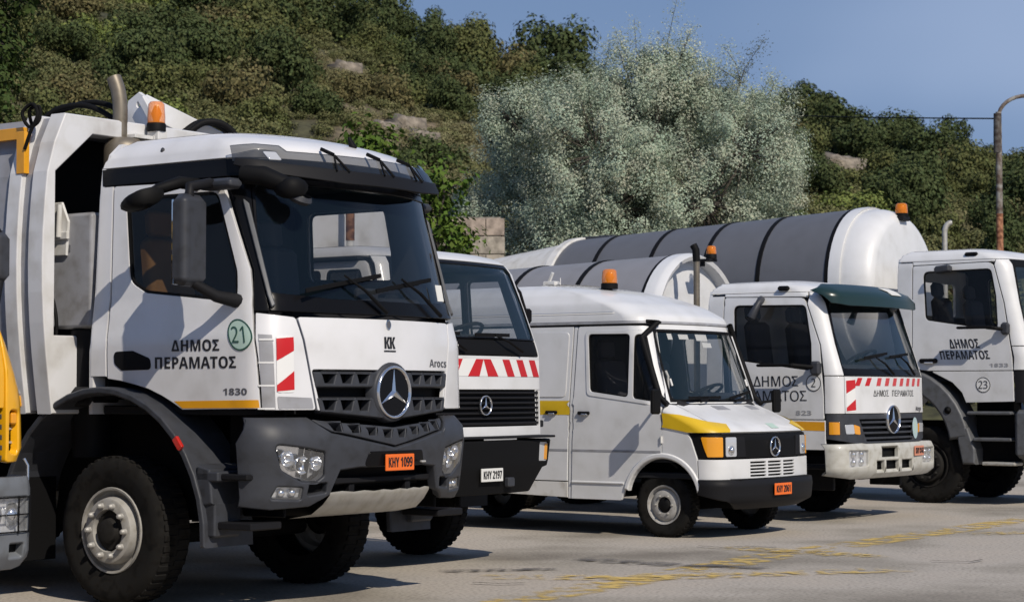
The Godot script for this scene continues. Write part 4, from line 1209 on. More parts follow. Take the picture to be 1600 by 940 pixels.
func van() -> void:
	var t := thing("van", "white panel van with high roof, yellow side stripe and black windscreen pillar trim", "van", Vector3(2.038, 0, -21.309), deg_to_rad(-37))
	var w := Wrap.new([[0.33, 0.80, 0.09, 0.965, 0.2, -4.3], [1.02, 0.79, 0.09, 0.975, 0.22, -4.3], [1.07, 0.76, 0.09, 0.975, 0.22, -4.3], [1.14, 0.64, 0.09, 0.975, 0.22, -4.3], [1.25, 0.38, 0.09, 0.975, 0.22, -4.3], [1.33, 0.17, 0.09, 0.975, 0.22, -4.3], [2.1, -0.10, 0.09, 0.92, 0.22, -4.3], [2.16, -0.12, 0.09, 0.912, 0.22, -4.3], [2.24, -0.15, 0.09, 0.905, 0.25, -4.28], [2.36, -0.36, 0.09, 0.88, 0.3, -4.25], [2.48, -0.70, 0.10, 0.80, 0.34, -4.2], [2.55, -1.05, 0.12, 0.70, 0.36, -4.1], [2.59, -1.5, 0.14, 0.56, 0.36, -4.0]])
	var arch := []
	for k in 9:
		var a := deg_to_rad(lerpf(15.0, 165.0, k / 8.0))
		arch.append(Vector2(0.06 + cos(a) * 0.46, 0.38 + sin(a) * 0.44))
	var ws := both([w.F(0.745, 2.075), w.F(0.80, 1.375)])
	var win := w.side(Geo.rounded([Vector2(-0.87, 2.05), Vector2(-0.355, 2.045), Vector2(-0.35, 1.40), Vector2(-0.82, 1.46)], 0.045))
	var win2 := w.side(Geo.rounded([Vector2(-0.305, 2.04), Vector2(-0.21, 2.04), Vector2(-0.02, 1.45), Vector2(-0.02, 1.355), Vector2(-0.29, 1.39)], 0.045))
	for s in [1, -1]:
		var h1 := pick_side(win, s)
		var h2 := pick_side(win2, s)
		var door_loop := ([Vector2(-1.0, 2.13), Vector2(-0.20, 2.13), Vector2(0.045, 1.34), Vector2(0.052, 0.845)] + arch.slice(4) + [Vector2(-0.44, 0.36), Vector2(-1.06, 0.36)])
		var door := piece(t, "door", M.white_old, w, pick_side(w.side(Geo.rounded(door_loop, [0.03, 0.06, 0.02, 0.01, 0, 0, 0, 0, 0, 0.02, 0.01])), s), [h1, h2])
		windows_of(door, w, h1, M.window, 0.014)
		windows_of(door, w, h2, M.window, 0.014)
		piece(door, "window_rim", M.white_old, w, pick_side(w.side(Geo.rounded([Vector2(-0.91, 2.085), Vector2(-0.20, 2.085), Vector2(0.015, 1.46), Vector2(0.015, 1.315), Vector2(-0.86, 1.42)], 0.06)), s), [h1, h2], 0.008, 0.01, 0.005)
		piece(door, "rub_strip", M.box_grey, w, pick_side(w.side([Vector2(-1.04, 0.868), Vector2(0.04, 0.868), Vector2(0.04, 0.845), Vector2(-1.04, 0.845)]), s), [], 0.003, 0.003, 0.001)
		piece(door, "sill_ridge", M.white_old, w, pick_side(w.side([Vector2(-1.05, 0.545), Vector2(-0.40, 0.545), Vector2(-0.405, 0.52), Vector2(-1.05, 0.52)]), s), [], 0.014, 0.014, 0.01)
		var hd := part(door, "handle", G.new().box(Vector3(-0.89, 1.24, 0.985 * s), Vector3(0.15, 0.035, 0.03), 0.01), M.black)
		part(hd, "handle_lever", G.new().box(Vector3(-0.875, 1.225, 0.995 * s), Vector3(0.08, 0.022, 0.03), 0.008), M.chrome)
		var mid := piece(t, "sliding_door", M.white_old, w, pick_side(w.side([Vector2(-2.30, 2.13), Vector2(-1.06, 2.13), Vector2(-1.11, 0.54), Vector2(-2.30, 0.54)]), s))
		piece(mid, "pressed_panel", M.white_old, w, pick_side(w.side(Geo.rounded([Vector2(-2.2, 2.09), Vector2(-1.10, 2.075), Vector2(-1.12, 1.40), Vector2(-2.2, 1.40)], 0.06)), s), [], 0.010, 0.01, 0.008)
		piece(mid, "yellow_stripe", M.stripe_yellow, w, pick_side(w.side([Vector2(-2.29, 1.365), Vector2(-1.07, 1.365), Vector2(-1.075, 1.22), Vector2(-2.29, 1.22)]), s), [], 0.002, 0.002, 0.0)
		piece(mid, "rub_strip", M.box_grey, w, pick_side(w.side([Vector2(-2.29, 0.868), Vector2(-1.10, 0.868), Vector2(-1.10, 0.845), Vector2(-2.29, 0.845)]), s), [], 0.003, 0.003, 0.001)
		for y in [0.98, 1.55]:
			part(door, "hinge", G.new().tube([w.at(w.S(0.056, y).x * s, y - 0.035, 0.008), w.at(w.S(0.056, y).x * s, y + 0.035, 0.008)], 0.012, 8), M.white_worn)
		hd = part(mid, "handle", G.new().box(Vector3(-1.30, 1.245, 0.985 * s), Vector3(0.15, 0.035, 0.03), 0.01), M.black)
		part(hd, "handle_lever", G.new().box(Vector3(-1.29, 1.23, 0.995 * s), Vector3(0.08, 0.022, 0.03), 0.008), M.chrome)
		piece(t, "door_post", M.white_old, w, pick_side(w.side([Vector2(-1.052, 2.13), Vector2(-1.012, 2.13), Vector2(-1.068, 0.36), Vector2(-1.105, 0.36)]), s), [], -0.008)
		piece(t, "sill", M.white_worn, w, pick_side(w.side([Vector2(-2.30, 0.53), Vector2(-1.11, 0.53), Vector2(-1.11, 0.37), Vector2(-2.30, 0.40)]), s), [], -0.004)
		var rear_arch := []
		for k in 9:
			var a := deg_to_rad(lerpf(8.0, 172.0, k / 8.0))
			rear_arch.append(Vector2(-3.3 + cos(a) * 0.44, 0.38 + sin(a) * 0.44))
		piece(t, "rear_side_panel", M.white_old, w, pick_side(w.side([Vector2(-4.3, 2.13), Vector2(-2.31, 2.13), Vector2(-2.31, 0.40)] + rear_arch + [Vector2(-4.3, 0.42)]), s))
		# front wing
		piece(t, "fender", M.white_old, w, pick_side(w.side([Vector2(0.058, 1.335)], false) + [w.F(0.775, 1.325), w.F(0.80, 1.26), w.F(0.835, 1.062), w.S(0.355, 1.05), w.S(0.465, 0.80), w.S(0.475, 0.59)] + w.side([Vector2(0.49, 0.575)] + arch.slice(1, 5) + range(9).map(func(k): return Vector2(0.058, 0.832 + 0.06 * k)), false), s))
		piece(t, "yellow_stripe", M.stripe_yellow, w, pick_side([w.S(0.062, 1.247), w.S(0.25, 1.222), w.F(0.88, 1.175), w.F(0.83, 1.155), w.F(0.64, 1.13), w.F(0.73, 1.052), w.F(0.95, 1.052), w.S(0.36, 1.055), w.S(0.25, 1.075), w.S(0.062, 1.105)], s), [], 0.010, 0.008, 0.0)
		part(t, "arch_lip", arc_fender(G.new(), 0.415, 0.475, 12, 168, 0.90 * s, 0.99 * s, Vector2(0.06, 0.375), 0.02), M.white_old)
		part(t, "snorkel_trim", G.new().tube([w.at(w.S(-0.24, 2.165).x * s, 2.165, 0.02), w.at(w.S(-0.17, 2.155).x * s, 2.155, 0.045), w.at(w.F(0.885, 2.0).x * s, 2.0, 0.03), w.at(w.F(0.90, 1.7).x * s, 1.7, 0.03), w.at(w.F(0.915, 1.40).x * s, 1.40, 0.03), w.at(w.F(0.92, 1.30).x * s, 1.30, 0.03)], [0.02, 0.034, 0.034, 0.034, 0.034, 0.03], 10), M.black)
		var m := part(t, "mirror", G.new().box(Vector3(0.13, 1.36, 1.20 * s), Vector3(0.05, 0.25, 0.15), 0.02), M.black)
		part(m, "mirror_arm", G.new().tube([Vector3(0.02, 1.34, 0.97 * s), Vector3(0.11, 1.36, 1.16 * s)], 0.015, 8), M.black)
		wheel(t, Vector3(0.02, 0.325, 0.80 * s), 0.325, 0.19, s, "van")
		wheel(t, Vector3(-3.3, 0.325, 0.80 * s), 0.325, 0.19, s, "van")
		part(t, "wheel_well", G.new().prism(PackedVector2Array([Vector2(-0.5, 0.36), Vector2(0.58, 0.5), Vector2(0.45, 0.95), Vector2(-0.3, 0.95)]), SIDE, 0.55 * s, 0.60 * s), M.black)
	piece(t, "windscreen", M.windscreen, w, Geo.rounded(ws, 0.06), [], -0.012, 0.005, 0.0)
	piece(t, "windscreen_seal", M.black, w, both([w.F(0.765, 2.095), w.F(0.82, 1.355)]), [shrink(Geo.rounded(ws, 0.06), 0.006)], 0.002, 0.012, 0.003)
	piece(t, "windscreen_frame", M.white_old, w, [w.S(-0.195, 2.15), w.S(0.05, 1.345), w.F(0.82, 1.34), w.F(-0.82, 1.34), Vector2(-w.S(0.05, 1.345).x, 1.345), Vector2(-w.S(-0.195, 2.15).x, 2.15)], [both([w.F(0.765, 2.095), w.F(0.82, 1.355)])], -0.002)
	var um := w.S(-4.3, 2.17).x
	piece(t, "rain_gutter", M.box_grey, w, [Vector2(um, 2.175), Vector2(-um, 2.175), Vector2(-um, 2.15), Vector2(um, 2.15)], [], 0.012, 0.014, 0.004)
	cab_roof(t, w, 2.178, 2.59, 0.022, M.white_old)
	piece(t, "roof_ledge", M.white_old, w, [Vector2(w.S(-4.25, 2.27).x, 2.275), Vector2(w.S(-0.55, 2.27).x, 2.275), Vector2(w.S(-0.55, 2.25).x, 2.255), Vector2(w.S(-4.25, 2.25).x, 2.255)], [], 0.012, 0.012, 0.01)
	# nose
	var hood := piece(t, "bonnet", M.white_old, w, Geo.rounded(both([w.F(0.765, 1.33), w.F(0.79, 1.26), w.F(0.825, 1.058)]), 0.02))
	for z in [0.18, -0.50]:
		piece(hood, "air_vent", M.box_grey, w, [w.F(z + 0.11, 1.312), w.F(z - 0.11, 1.312), w.F(z - 0.10, 1.272), w.F(z + 0.12, 1.272)], [], 0.004, 0.004, 0.001)
	piece(hood, "green_sticker", M.mint, w, [w.F(-0.05, 1.135), w.F(-0.205, 1.135), w.F(-0.205, 1.088), w.F(-0.05, 1.088)], [], 0.003, 0.002, 0.0)
	var gl := piece(t, "grille_panel", M.black, w, both([w.S(0.37, 1.045), w.S(0.475, 0.80)]), [], -0.014)
	star_badge(t, Vector3(0.79, 0.905, 0.0), 0.10, 0.016, SB, false)
	for s in [1, -1]:
		var hl := piece(t, "headlight", M.lens_white, w, pick_side(Geo.rounded([w.F(0.80, 1.01), w.F(0.645, 1.01), w.F(0.645, 0.815), w.F(0.80, 0.815)], 0.02), s), [], -0.006, 0.008, 0.004)
		part(hl, "reflector_bowl", G.new().ball(w.at(w.F(0.72, 0.88).x * s, 0.88, -0.008), Vector3(0.02, 0.05, 0.055), 12), M.reflector)
		piece(t, "lamp_bezel", M.plastic_dark, w, pick_side([w.F(0.64, 1.015), w.F(0.52, 1.015), w.F(0.50, 0.81), w.F(0.64, 0.81)], s), [], -0.008, 0.006, 0.003)
		piece(t, "indicator", M.lamp_amber, w, pick_side(Geo.rounded([w.S(0.505, 1.01), w.F(0.835, 1.01), w.F(0.835, 0.812), w.S(0.575, 0.812), w.S(0.54, 0.90)], 0.015), s), [], -0.004, 0.01, 0.005)
	var slots := []
	for c in 3:
		for k in 5:
			var z := (c - 1) * 0.31
			var y := 0.752 - k * 0.033
			slots.append(PackedVector2Array([w.F(z + 0.135, y + 0.009), w.F(z - 0.135, y + 0.009), w.F(z - 0.135, y - 0.009), w.F(z + 0.135, y - 0.009)]))
	piece(t, "front_apron", M.white_old, w, both([w.S(0.477, 0.788), w.S(0.485, 0.59)]), slots, 0.0, 0.02, 0.003)
	piece(t, "apron_back", M.black, w, both([w.F(0.6, 0.78), w.F(0.6, 0.60)]), [], -0.04, 0.004, 0.0)
	var b := Wrap.new([[0.26, 0.74, 0.10, 0.80, 0.25, 0.2], [0.36, 0.875, 0.11, 0.98, 0.26, 0.2], [0.57, 0.89, 0.11, 1.0, 0.26, 0.2], [0.60, 0.86, 0.11, 0.98, 0.26, 0.2]])
	piece(t, "bumper", M.plastic_dark, b, both([b.S(0.47, 0.595), b.S(0.47, 0.44), b.F(0.85, 0.37), b.F(0.62, 0.28)]), [], 0.0, 0.05, 0.012)
	part(t, "bumper_top", G.new().prism(PackedVector2Array([Vector2(0.45, -0.93), Vector2(0.80, -0.70), Vector2(0.87, 0.0), Vector2(0.80, 0.70), Vector2(0.45, 0.93)]), PLAN, 0.585, 0.597), M.plastic_dark)
	number_plate(t, Vector3(0.905, 0.482, 0.035), SB, 0.34, 0.118, "ΚΗΥ 2061", M.plate_orange, 0.7)
	wiper(t, Vector3(0.18, 1.36, -0.25), Vector3(0.15, 1.41, -0.5), Vector3(0.175, 1.39, -0.15), Vector3(0.12, 1.46, -0.66))
	wiper(t, Vector3(0.19, 1.36, 0.45), Vector3(0.175, 1.40, 0.25), Vector3(0.155, 1.395, 0.62), Vector3(0.185, 1.40, 0.05))
	cab_inside(t, w, 0.75, 2.10, -0.98, [win, win2], 0.62, -0.02, 1.36, 0.92, [Vector3(-0.62, 0.98, 0.45), Vector3(-0.62, 0.98, -0.42)], 0.2)
	part(t, "grab_rail", G.new().tube([Vector3(-0.28, 1.30, 0.33), Vector3(-0.28, 1.62, 0.33), Vector3(-0.32, 1.67, 0.31)], 0.015, 8), M.white_worn)
	for q in [[0.30, 2.03, 0.16, 0.05], [-0.03, 2.03, 0.22, 0.07], [-0.10, 1.95, 0.18, 0.05], [0.52, 2.03, 0.07, 0.06]]:
		var c := w.F(q[0], q[1])
		piece(t, "windscreen_sticker", M.paper, w, [w.F(q[0] + q[2] / 2.0, q[1] + q[3] / 2.0), w.F(q[0] - q[2] / 2.0, q[1] + q[3] / 2.0), w.F(q[0] - q[2] / 2.0, q[1] - q[3] / 2.0), w.F(q[0] + q[2] / 2.0, q[1] - q[3] / 2.0)], [], -0.022, 0.002, 0.0)
	part(t, "rear_wall", rear_wall(G.new(), w, 0.4, 2.16), M.white_old)
	part(t, "bulkhead", G.new().box(Vector3(-1.02, 1.4, 0), Vector3(0.03, 1.5, 1.72), 0.01), M.liner)
	part(t, "load_floor", G.new().box(Vector3(-2.38, 0.42, 0), Vector3(3.8, 0.06, 1.80), 0.01), M.chassis)
	part(t, "axle", G.new().tube([Vector3(0.02, 0.3, -0.72), Vector3(0.02, 0.3, 0.72)], 0.05, 8), M.chassis)
	part(t, "axle", G.new().tube([Vector3(-3.3, 0.32, -0.72), Vector3(-3.3, 0.32, 0.72)], 0.06, 8), M.chassis)
	part(t, "engine", G.new().box(Vector3(0.25, 0.5, 0), Vector3(0.8, 0.45, 0.6), 0.05), M.chassis)
	beacon(t, Vector3(-1.03, 2.575, 0.30), 0.082, 0.18)
	part(t, "roof_bracket", G.new().box(Vector3(-1.72, 2.62, 0.40), Vector3(0.16, 0.05, 0.10), 0.01).bar(Vector3(-1.76, 2.62, 0.40), Vector3(-1.70, 2.74, 0.40), 0.03, 0.03).bar(Vector3(-1.60, 2.6, 0.40), Vector3(-1.60, 2.68, 0.40), 0.012, 0.012), M.white_worn)


func vacuum_tank(t: Node, x0: float, long: float, r: float, top: float, slope: float, seams: Array, skin: Material, dome: float, cone: float) -> void:     # a tank that falls slope metres in each metre towards the rear
	var tilt := Basis(Vector3(0, 0, 1), PI / 2.0 + atan(slope))     # its y axis points back and down
	var at := Vector3(x0, top - r, 0)
	var f := Transform3D(tilt, at)
	var tank := part(t, "tank", G.new().lathe([Vector2(r, 0.12), Vector2(r, long)], f, 56), skin)
	var prof := []
	if dome > 0.0:
		prof = [Vector2(0.001, -dome)]
		for k in 9:
			var a := PI / 2 * k / 8.0
			prof.append(Vector2(r * 0.80 + r * 0.18 * sin(a), -dome * cos(a)))
		prof.append(Vector2(r * 0.985, 0.0))
	else:
		prof = [Vector2(0.001, 0.06), Vector2(r * 0.90, 0.06), Vector2(r * 0.925, -0.07), Vector2(r * 0.97, -0.09)]
	prof.append_array([Vector2(r * 1.006, -0.02), Vector2(r * 1.012, 0.02), Vector2(r * 1.012, 0.15), Vector2(r * 1.0, 0.16)])
	part(tank, "tank_front", G.new().lathe(prof, f, 56, 0.8), M.white_old)
	for y in seams:
		part(tank, "tank_seam", G.new().lathe([Vector2(r, y - 0.035), Vector2(r + 0.012, y - 0.03), Vector2(r + 0.012, y + 0.03), Vector2(r, y + 0.035)], f, 56), M.black)
	part(tank, "tank_rear", G.new().lathe([Vector2(r * 1.0, long - 0.01), Vector2(r * 1.03, long), Vector2(r * 1.03, long + 0.12), Vector2(r * 0.99, long + 0.14), Vector2(r * 0.97, long + 0.3), Vector2(r * 0.88, long + cone), Vector2(r * 0.5, long + cone + 0.22), Vector2(0.001, long + cone + 0.28)], f, 56, 0.8), M.white_worn)
	for k in 3:
		var p := f * Vector3(0, long * (0.2 + 0.3 * k), 0)
		part(t, "tank_cradle", G.new().box(Vector3(p.x, (p.y - r + 0.8) / 2.0 + 0.15, 0), Vector3(0.16, p.y - r - 0.55, r * 1.3), 0.01), M.chassis)
	var e := f * Vector3(0, long + cone + 0.1, 0)
	part(t, "rear_pipe", G.new().tube([e + Vector3(0.2, r * 0.74, 0.1), e + Vector3(0.0, r * 0.80, 0.15), e + Vector3(-0.18, r * 0.6, 0.2), e + Vector3(-0.2, -0.2, 0.2)], 0.07, 10), M.plastic_dark)
	part(t, "rear_winch", G.new().tube([e + Vector3(-0.12, r * 0.60, -0.2), e + Vector3(-0.12, r * 0.60, 0.3)], 0.16, 14).box(e + Vector3(-0.1, r * 0.15, 0.05), Vector3(0.2, 1.0, 0.3), 0.02), M.box_grey)
	part(t, "hatch", G.new().box(f * Vector3(r * 0.99, long - 0.2, 0), Vector3(0.5, 0.10, 0.06), 0.02).box(f * Vector3(r * 0.99, long - 0.25, -0.2), Vector3(0.3, 0.14, 0.12), 0.02), M.plastic)


func tanker_2() -> void:
	var t := thing("tanker_truck", "white vacuum tanker numbered 2 with pale grey tank, dark green visor and cream bumper", "tanker truck", Vector3(3.238, 0, -24.392), deg_to_rad(-36))
	var w := Wrap.new([[0.78, 1.42, 0.09, 1.125, 0.16, -0.40], [1.64, 1.40, 0.09, 1.125, 0.16, -0.40], [2.45, 1.16, 0.09, 1.07, 0.2, -0.40], [2.56, 1.09, 0.09, 1.05, 0.22, -0.40], [2.66, 0.95, 0.09, 1.01, 0.25, -0.36], [2.71, 0.75, 0.09, 0.94, 0.3, -0.28]])
	var ws := both([w.F(0.90, 2.46), w.F(0.97, 2.0), w.F(0.99, 1.72)])
	var win := w.side(Geo.rounded([Vector2(-0.064, 2.45), Vector2(0.862, 2.435), Vector2(0.945, 2.0), Vector2(0.96, 1.69), Vector2(-0.03, 1.82)], 0.07))
	for s in [1, -1]:
		var h := pick_side(win, s)
		var door := piece(t, "door", M.white_old, w, pick_side(w.side(Geo.rounded([Vector2(-0.19, 2.545), Vector2(0.84, 2.52), Vector2(1.05, 1.98), Vector2(1.105, 1.40), Vector2(1.11, 1.15), Vector2(0.50, 1.15), Vector2(0.35, 1.28), Vector2(-0.19, 1.35)], [0.03, 0.10, 0.05, 0.02, 0.02, 0.02, 0.05, 0.03])), s), [h])
		windows_of(door, w, h, M.window, 0.02)
		piece(t, "cab_side_panel", M.white_old, w, pick_side(w.side([Vector2(-0.40, 2.56), Vector2(-0.20, 2.56), Vector2(-0.20, 1.30), Vector2(-0.40, 1.20)]), s))
		piece(t, "door_top_rail", M.white_old, w, pick_side(w.side([Vector2(-0.195, 2.585), Vector2(0.86, 2.585), Vector2(0.87, 2.53), Vector2(-0.19, 2.552)]), s))
		var lowp := piece(t, "step_panel", M.white_old, w, pick_side(w.side(Geo.rounded([Vector2(0.62, 1.14), Vector2(1.125, 1.14), Vector2(1.125, 0.81), Vector2(0.72, 0.81)], 0.015)), s))
		piece(lowp, "orange_stripe", M.stripe_orange, w, pick_side(w.side([Vector2(0.66, 1.128), Vector2(1.12, 1.122), Vector2(1.12, 1.022), Vector2(0.68, 1.03)]), s), [], 0.002, 0.002, 0.0)
		piece(t, "pillar", M.white_old, w, pick_side([w.S(0.87, 2.585), w.F(0.935, 2.585), w.F(1.0, 2.0), w.F(1.012, 1.64), w.S(1.115, 1.64), w.S(1.065, 1.98), w.S(0.885, 2.45)], s))
		piece(t, "corner_panel", M.white_old, w, pick_side([w.S(1.118, 1.63), w.F(1.012, 1.63), w.F(1.012, 1.215), w.S(1.125, 1.215)], s))
		part(t, "roof_marker", G.new().box(Vector3(0.574, 2.63, 1.05 * s), Vector3(0.14, 0.055, 0.07), 0.02), M.black)
		part(t, "mirror_bracket", G.new().box(Vector3(1.02, 1.72, 1.14 * s), Vector3(0.12, 0.16, 0.10), 0.03), M.plastic)
		var m := part(t, "mirror", G.new().box(Vector3(0.60, 1.755, 1.30 * s), Vector3(0.46, 0.035, 0.10), 0.015), M.black)
		part(m, "mirror_arm", G.new().tube([Vector3(1.02, 1.73, 1.16 * s), Vector3(0.8, 1.755, 1.30 * s)], 0.025, 8), M.black)
		part(m, "upper_arm", G.new().tube([Vector3(0.30, 2.51, 1.08 * s), Vector3(0.34, 2.46, 1.22 * s), Vector3(0.26, 2.30, 1.24 * s)], [0.045, 0.035, 0.05], 8), M.plastic)
		wheel(t, Vector3(0, 0.45, 0.88 * s), 0.45, 0.26, s, "truck_dark")
		part(t, "front_fender", arc_fender(G.new(), 0.58, 0.66, -6, 185, 0.62 * s, 1.10 * s, Vector2(0, 0.48), 0.02), M.plastic_dark)
		part(t, "step", G.new().box(Vector3(0.92, 0.62, 0.98 * s), Vector3(0.5, 0.06, 0.30), 0.015).box(Vector3(0.9, 0.55, 0.86 * s), Vector3(0.4, 0.4, 0.06), 0.01), M.plastic_dark)
		part(t, "side_box", G.new().box(Vector3(-1.6, 0.85, 0.9 * s), Vector3(1.4, 0.6, 0.5), 0.03), M.plastic_dark)
	fleet_number(t, w, w.S(0.985, 1.557), 0.094, "2", M.lettering, M.white_sticker)
	write_on(t, "lettering", w, w.S(0.51, 1.575), letters("ΔΗΜΟΣ", 0.115, false, 1.05), M.lettering)
	write_on(t, "lettering", w, w.S(0.40, 1.41), letters("ΠΕΡΑΜΑΤΟΣ", 0.115, false, 1.10), M.lettering)
	write_on(t, "lettering", w, w.S(0.86, 1.22), letters("823", 0.05, true, 1.8), M.lettering_pale)
	piece(t, "windscreen", M.windscreen, w, Geo.rounded(ws, 0.05), [], -0.012, 0.005, 0.0)
	piece(t, "windscreen_frame", M.black_gloss, w, both([w.F(0.93, 2.585), w.F(0.995, 2.0), w.F(1.008, 1.64)]), [Geo.rounded(ws, 0.05)], -0.003)
	cab_roof(t, w, 2.59, 2.71, 0.05, M.white_old)
	var v := Wrap.new([[2.42, 1.39, 0.12, 1.10, 0.22, 0.8], [2.54, 1.38, 0.12, 1.10, 0.22, 0.8], [2.63, 1.27, 0.12, 1.07, 0.25, 0.8], [2.69, 1.10, 0.12, 0.98, 0.25, 0.8]])
	var vis := piece(t, "sun_visor", M.visor_green, v, both([v.F(0.70, 2.685), v.F(0.90, 2.68), v.S(0.92, 2.60), v.F(1.06, 2.45), v.F(0.85, 2.425)]), [], 0.0, 0.012, 0.004)
	piece(vis, "visor_sticker", M.paper, v, [v.F(-0.12, 2.66), v.F(-0.45, 2.66), v.F(-0.48, 2.575), v.F(-0.16, 2.575)], [], 0.006, 0.004, 0.001)
	part(vis, "marker_light", G.new().box(Vector3(1.12, 2.53, -1.04), Vector3(0.14, 0.08, 0.06), 0.02), M.lens_white)
	var front := piece(t, "front_panel", M.white_old, w, Geo.rounded(both([w.F(1.005, 1.63), w.F(1.005, 1.215)]), 0.015))
	hazard_sticker(front, w, 0.985, 0.815, 1.235, 1.60, 0.003)
	for k in 9:
		var z := 0.76 - k * 0.195
		piece(front, "red_stripe", M.red_faded if k > 1 else M.red, w, [w.F(z, 1.615), w.F(z - 0.09, 1.615), w.F(z - 0.03, 1.525), w.F(z + 0.06, 1.525)] if k < 2 else [w.F(z - 0.03, 1.615), w.F(z - 0.12, 1.615), w.F(z - 0.08, 1.525), w.F(z + 0.01, 1.525)], [], 0.003, 0.002, 0.0)
	write_on(front, "lettering", w, w.F(-0.10, 1.44), letters("ΔΗΜΟΣ ΠΕΡΑΜΑΤΟΣ", 0.07, true, 1.25, true), M.lettering)
	write_on(front, "lettering", w, w.F(-0.82, 1.262), letters("Atego", 0.05, true, 1.1), M.lettering_grey)
	# grille band with the lamps let into its ends
	piece(t, "grille_surround", M.plastic, w, both([w.S(1.13, 1.21), w.S(1.14, 0.93), w.F(0.75, 0.87)]), [both([w.F(0.74, 1.15), w.F(0.60, 0.90)])], -0.006, 0.03, 0.006)
	piece(t, "grille_back", M.black, w, both([w.F(0.75, 1.16), w.F(0.62, 0.89)]), [], -0.05, 0.01, 0.0)
	slats(t, "grille_slat", w, 0.69, -0.69, 0.905, 1.145, 4, -0.01, M.plastic, 0.42)
	for s in [1, -1]:
		var hl := piece(t, "headlight", M.lens_white, w, pick_side(Geo.rounded([w.F(1.02, 1.09), w.F(0.86, 1.095), w.F(0.84, 0.985), w.F(1.0, 0.985)], 0.02), s), [], 0.0, 0.012, 0.004)
		piece(hl, "indicator", M.lamp_amber, w, pick_side(Geo.rounded([w.F(0.86, 1.095), w.F(0.745, 1.07), w.F(0.73, 0.975), w.F(0.84, 0.985)], 0.02), s), [], 0.001, 0.012, 0.004)
		piece(t, "side_indicator", M.lamp_amber, w, pick_side([w.S(1.17, 1.12), w.F(1.075, 1.12), w.F(1.075, 0.98), w.S(1.17, 0.98)], s), [], 0.0, 0.012, 0.004)
	star_badge(t, Vector3(1.40, 1.143, 0), 0.165, 0.035, SB)
	piece(t, "oval_sticker", M.pale_blue, w, disc(w.F(-0.68, 1.035), 0.125, 24, 0.75), [disc(w.F(-0.68, 1.035), 0.075, 20, 0.5)], 0.002, 0.004, 0.001)
	piece(t, "oval_sticker", M.mint, w, disc(w.F(-0.68, 1.035), 0.075, 20, 0.5), [], 0.003, 0.004, 0.001)
	var b := Wrap.new([[0.46, 1.38, 0.06, 1.17, 0.20, 0.9], [0.56, 1.48, 0.06, 1.26, 0.22, 0.9], [0.84, 1.48, 0.06, 1.26, 0.22, 0.9], [0.89, 1.44, 0.06, 1.24, 0.22, 0.9]])
	var lamp := Geo.rounded([b.F(1.10, 0.805), b.F(0.71, 0.80), b.F(0.71, 0.635), b.F(1.09, 0.625)], 0.02)
	var holes := [lamp, mir(lamp)]
	for q in [[0.0, 0.40, 0.72, 0.84], [0.34, 0.52, 0.555, 0.68], [-0.02, 0.30, 0.555, 0.68], [-0.10, -0.40, 0.555, 0.68]]:
		holes.append(PackedVector2Array([b.F(q[1], q[3]), b.F(q[0], q[3]), b.F(q[0], q[2]), b.F(q[1], q[2])]))
	piece(t, "bumper", M.cream, b, both([b.F(0.70, 0.885), b.F(0.76, 0.89), b.S(1.12, 0.885), b.S(1.12, 0.52), b.F(0.95, 0.475)]).slice(0, 5) + Array(mir([b.F(0.70, 0.885), b.F(0.76, 0.89), b.S(1.12, 0.885), b.S(1.12, 0.52), b.F(0.95, 0.475)])), holes, 0.0, 0.05, 0.014)
	piece(t, "bumper_back", M.black, b, both([b.F(0.62, 0.86), b.F(0.62, 0.52)]), [], -0.07, 0.004, 0.0)
	for s in [1, -1]:
		var hl := piece(t, "fog_lamp", M.lens_white, b, pick_side(lamp, s), [], -0.035, 0.004, 0.0)
		piece(hl, "lamp_glass", M.lens, b, pick_side(lamp, s), [], -0.006, 0.004, 0.0)
		for z in [0.83, 0.99]:
			for y in [0.675, 0.76]:
				part(hl, "reflector_bowl", G.new().ball(b.at(b.F(z, y).x * s, y, -0.03), Vector3(0.025, 0.04, 0.06), 10), M.reflector)
	number_plate(t, b.at(b.F(-0.56, 0.775).x, 0.775, 0.012), Basis(SB.x.rotated(Vector3.UP, 0.09), SB.y, SB.z.rotated(Vector3.UP, 0.09)), 0.30, 0.115, "ΚΗΥ 8142", M.plate_faded, 0.66)
	wiper(t, Vector3(1.42, 1.66, -0.02), Vector3(1.36, 1.85, 0.32), Vector3(1.36, 1.84, 0.62), Vector3(1.345, 1.90, 0.0))
	wiper(t, Vector3(1.38, 1.66, -0.66), Vector3(1.34, 1.88, -0.32), Vector3(1.355, 1.86, -0.05), Vector3(1.32, 1.90, -0.60))
	cab_inside(t, w, 1.15, 2.56, -0.38, [win], 1.16, 1.02, 1.76, 1.05, [Vector3(0.22, 1.46, 0.5), Vector3(0.22, 1.46, -0.5)])
	part(t, "cab_rear_wall", rear_wall(G.new(), w, 1.1, 2.62), M.white_old)
	vacuum_tank(t, -1.22, 3.9, 1.05, 3.15, 0.034, [0.16, 1.2, 2.2, 3.1], M.tank_grey, 0.0, 0.8)
	part(t, "exhaust_stack", G.new().tube([Vector3(-0.90, 1.2, 0.5), Vector3(-0.90, 3.08, 0.5)], 0.038, 12), M.steel)
	part(t, "exhaust_cap", G.new().tube([Vector3(-0.90, 3.02, 0.5), Vector3(-0.91, 3.16, 0.5), Vector3(-0.94, 3.22, 0.51)], 0.045, 12), M.black)
	beacon(t, Vector3(-0.93, 3.10, 0.10), 0.06, 0.13)
	part(t, "beacon_bracket", G.new().box(Vector3(-0.96, 3.055, 0.12), Vector3(0.14, 0.03, 0.20), 0.006).box(Vector3(-1.02, 3.02, 0.16), Vector3(0.05, 0.08, 0.05), 0.006), M.plastic_dark)
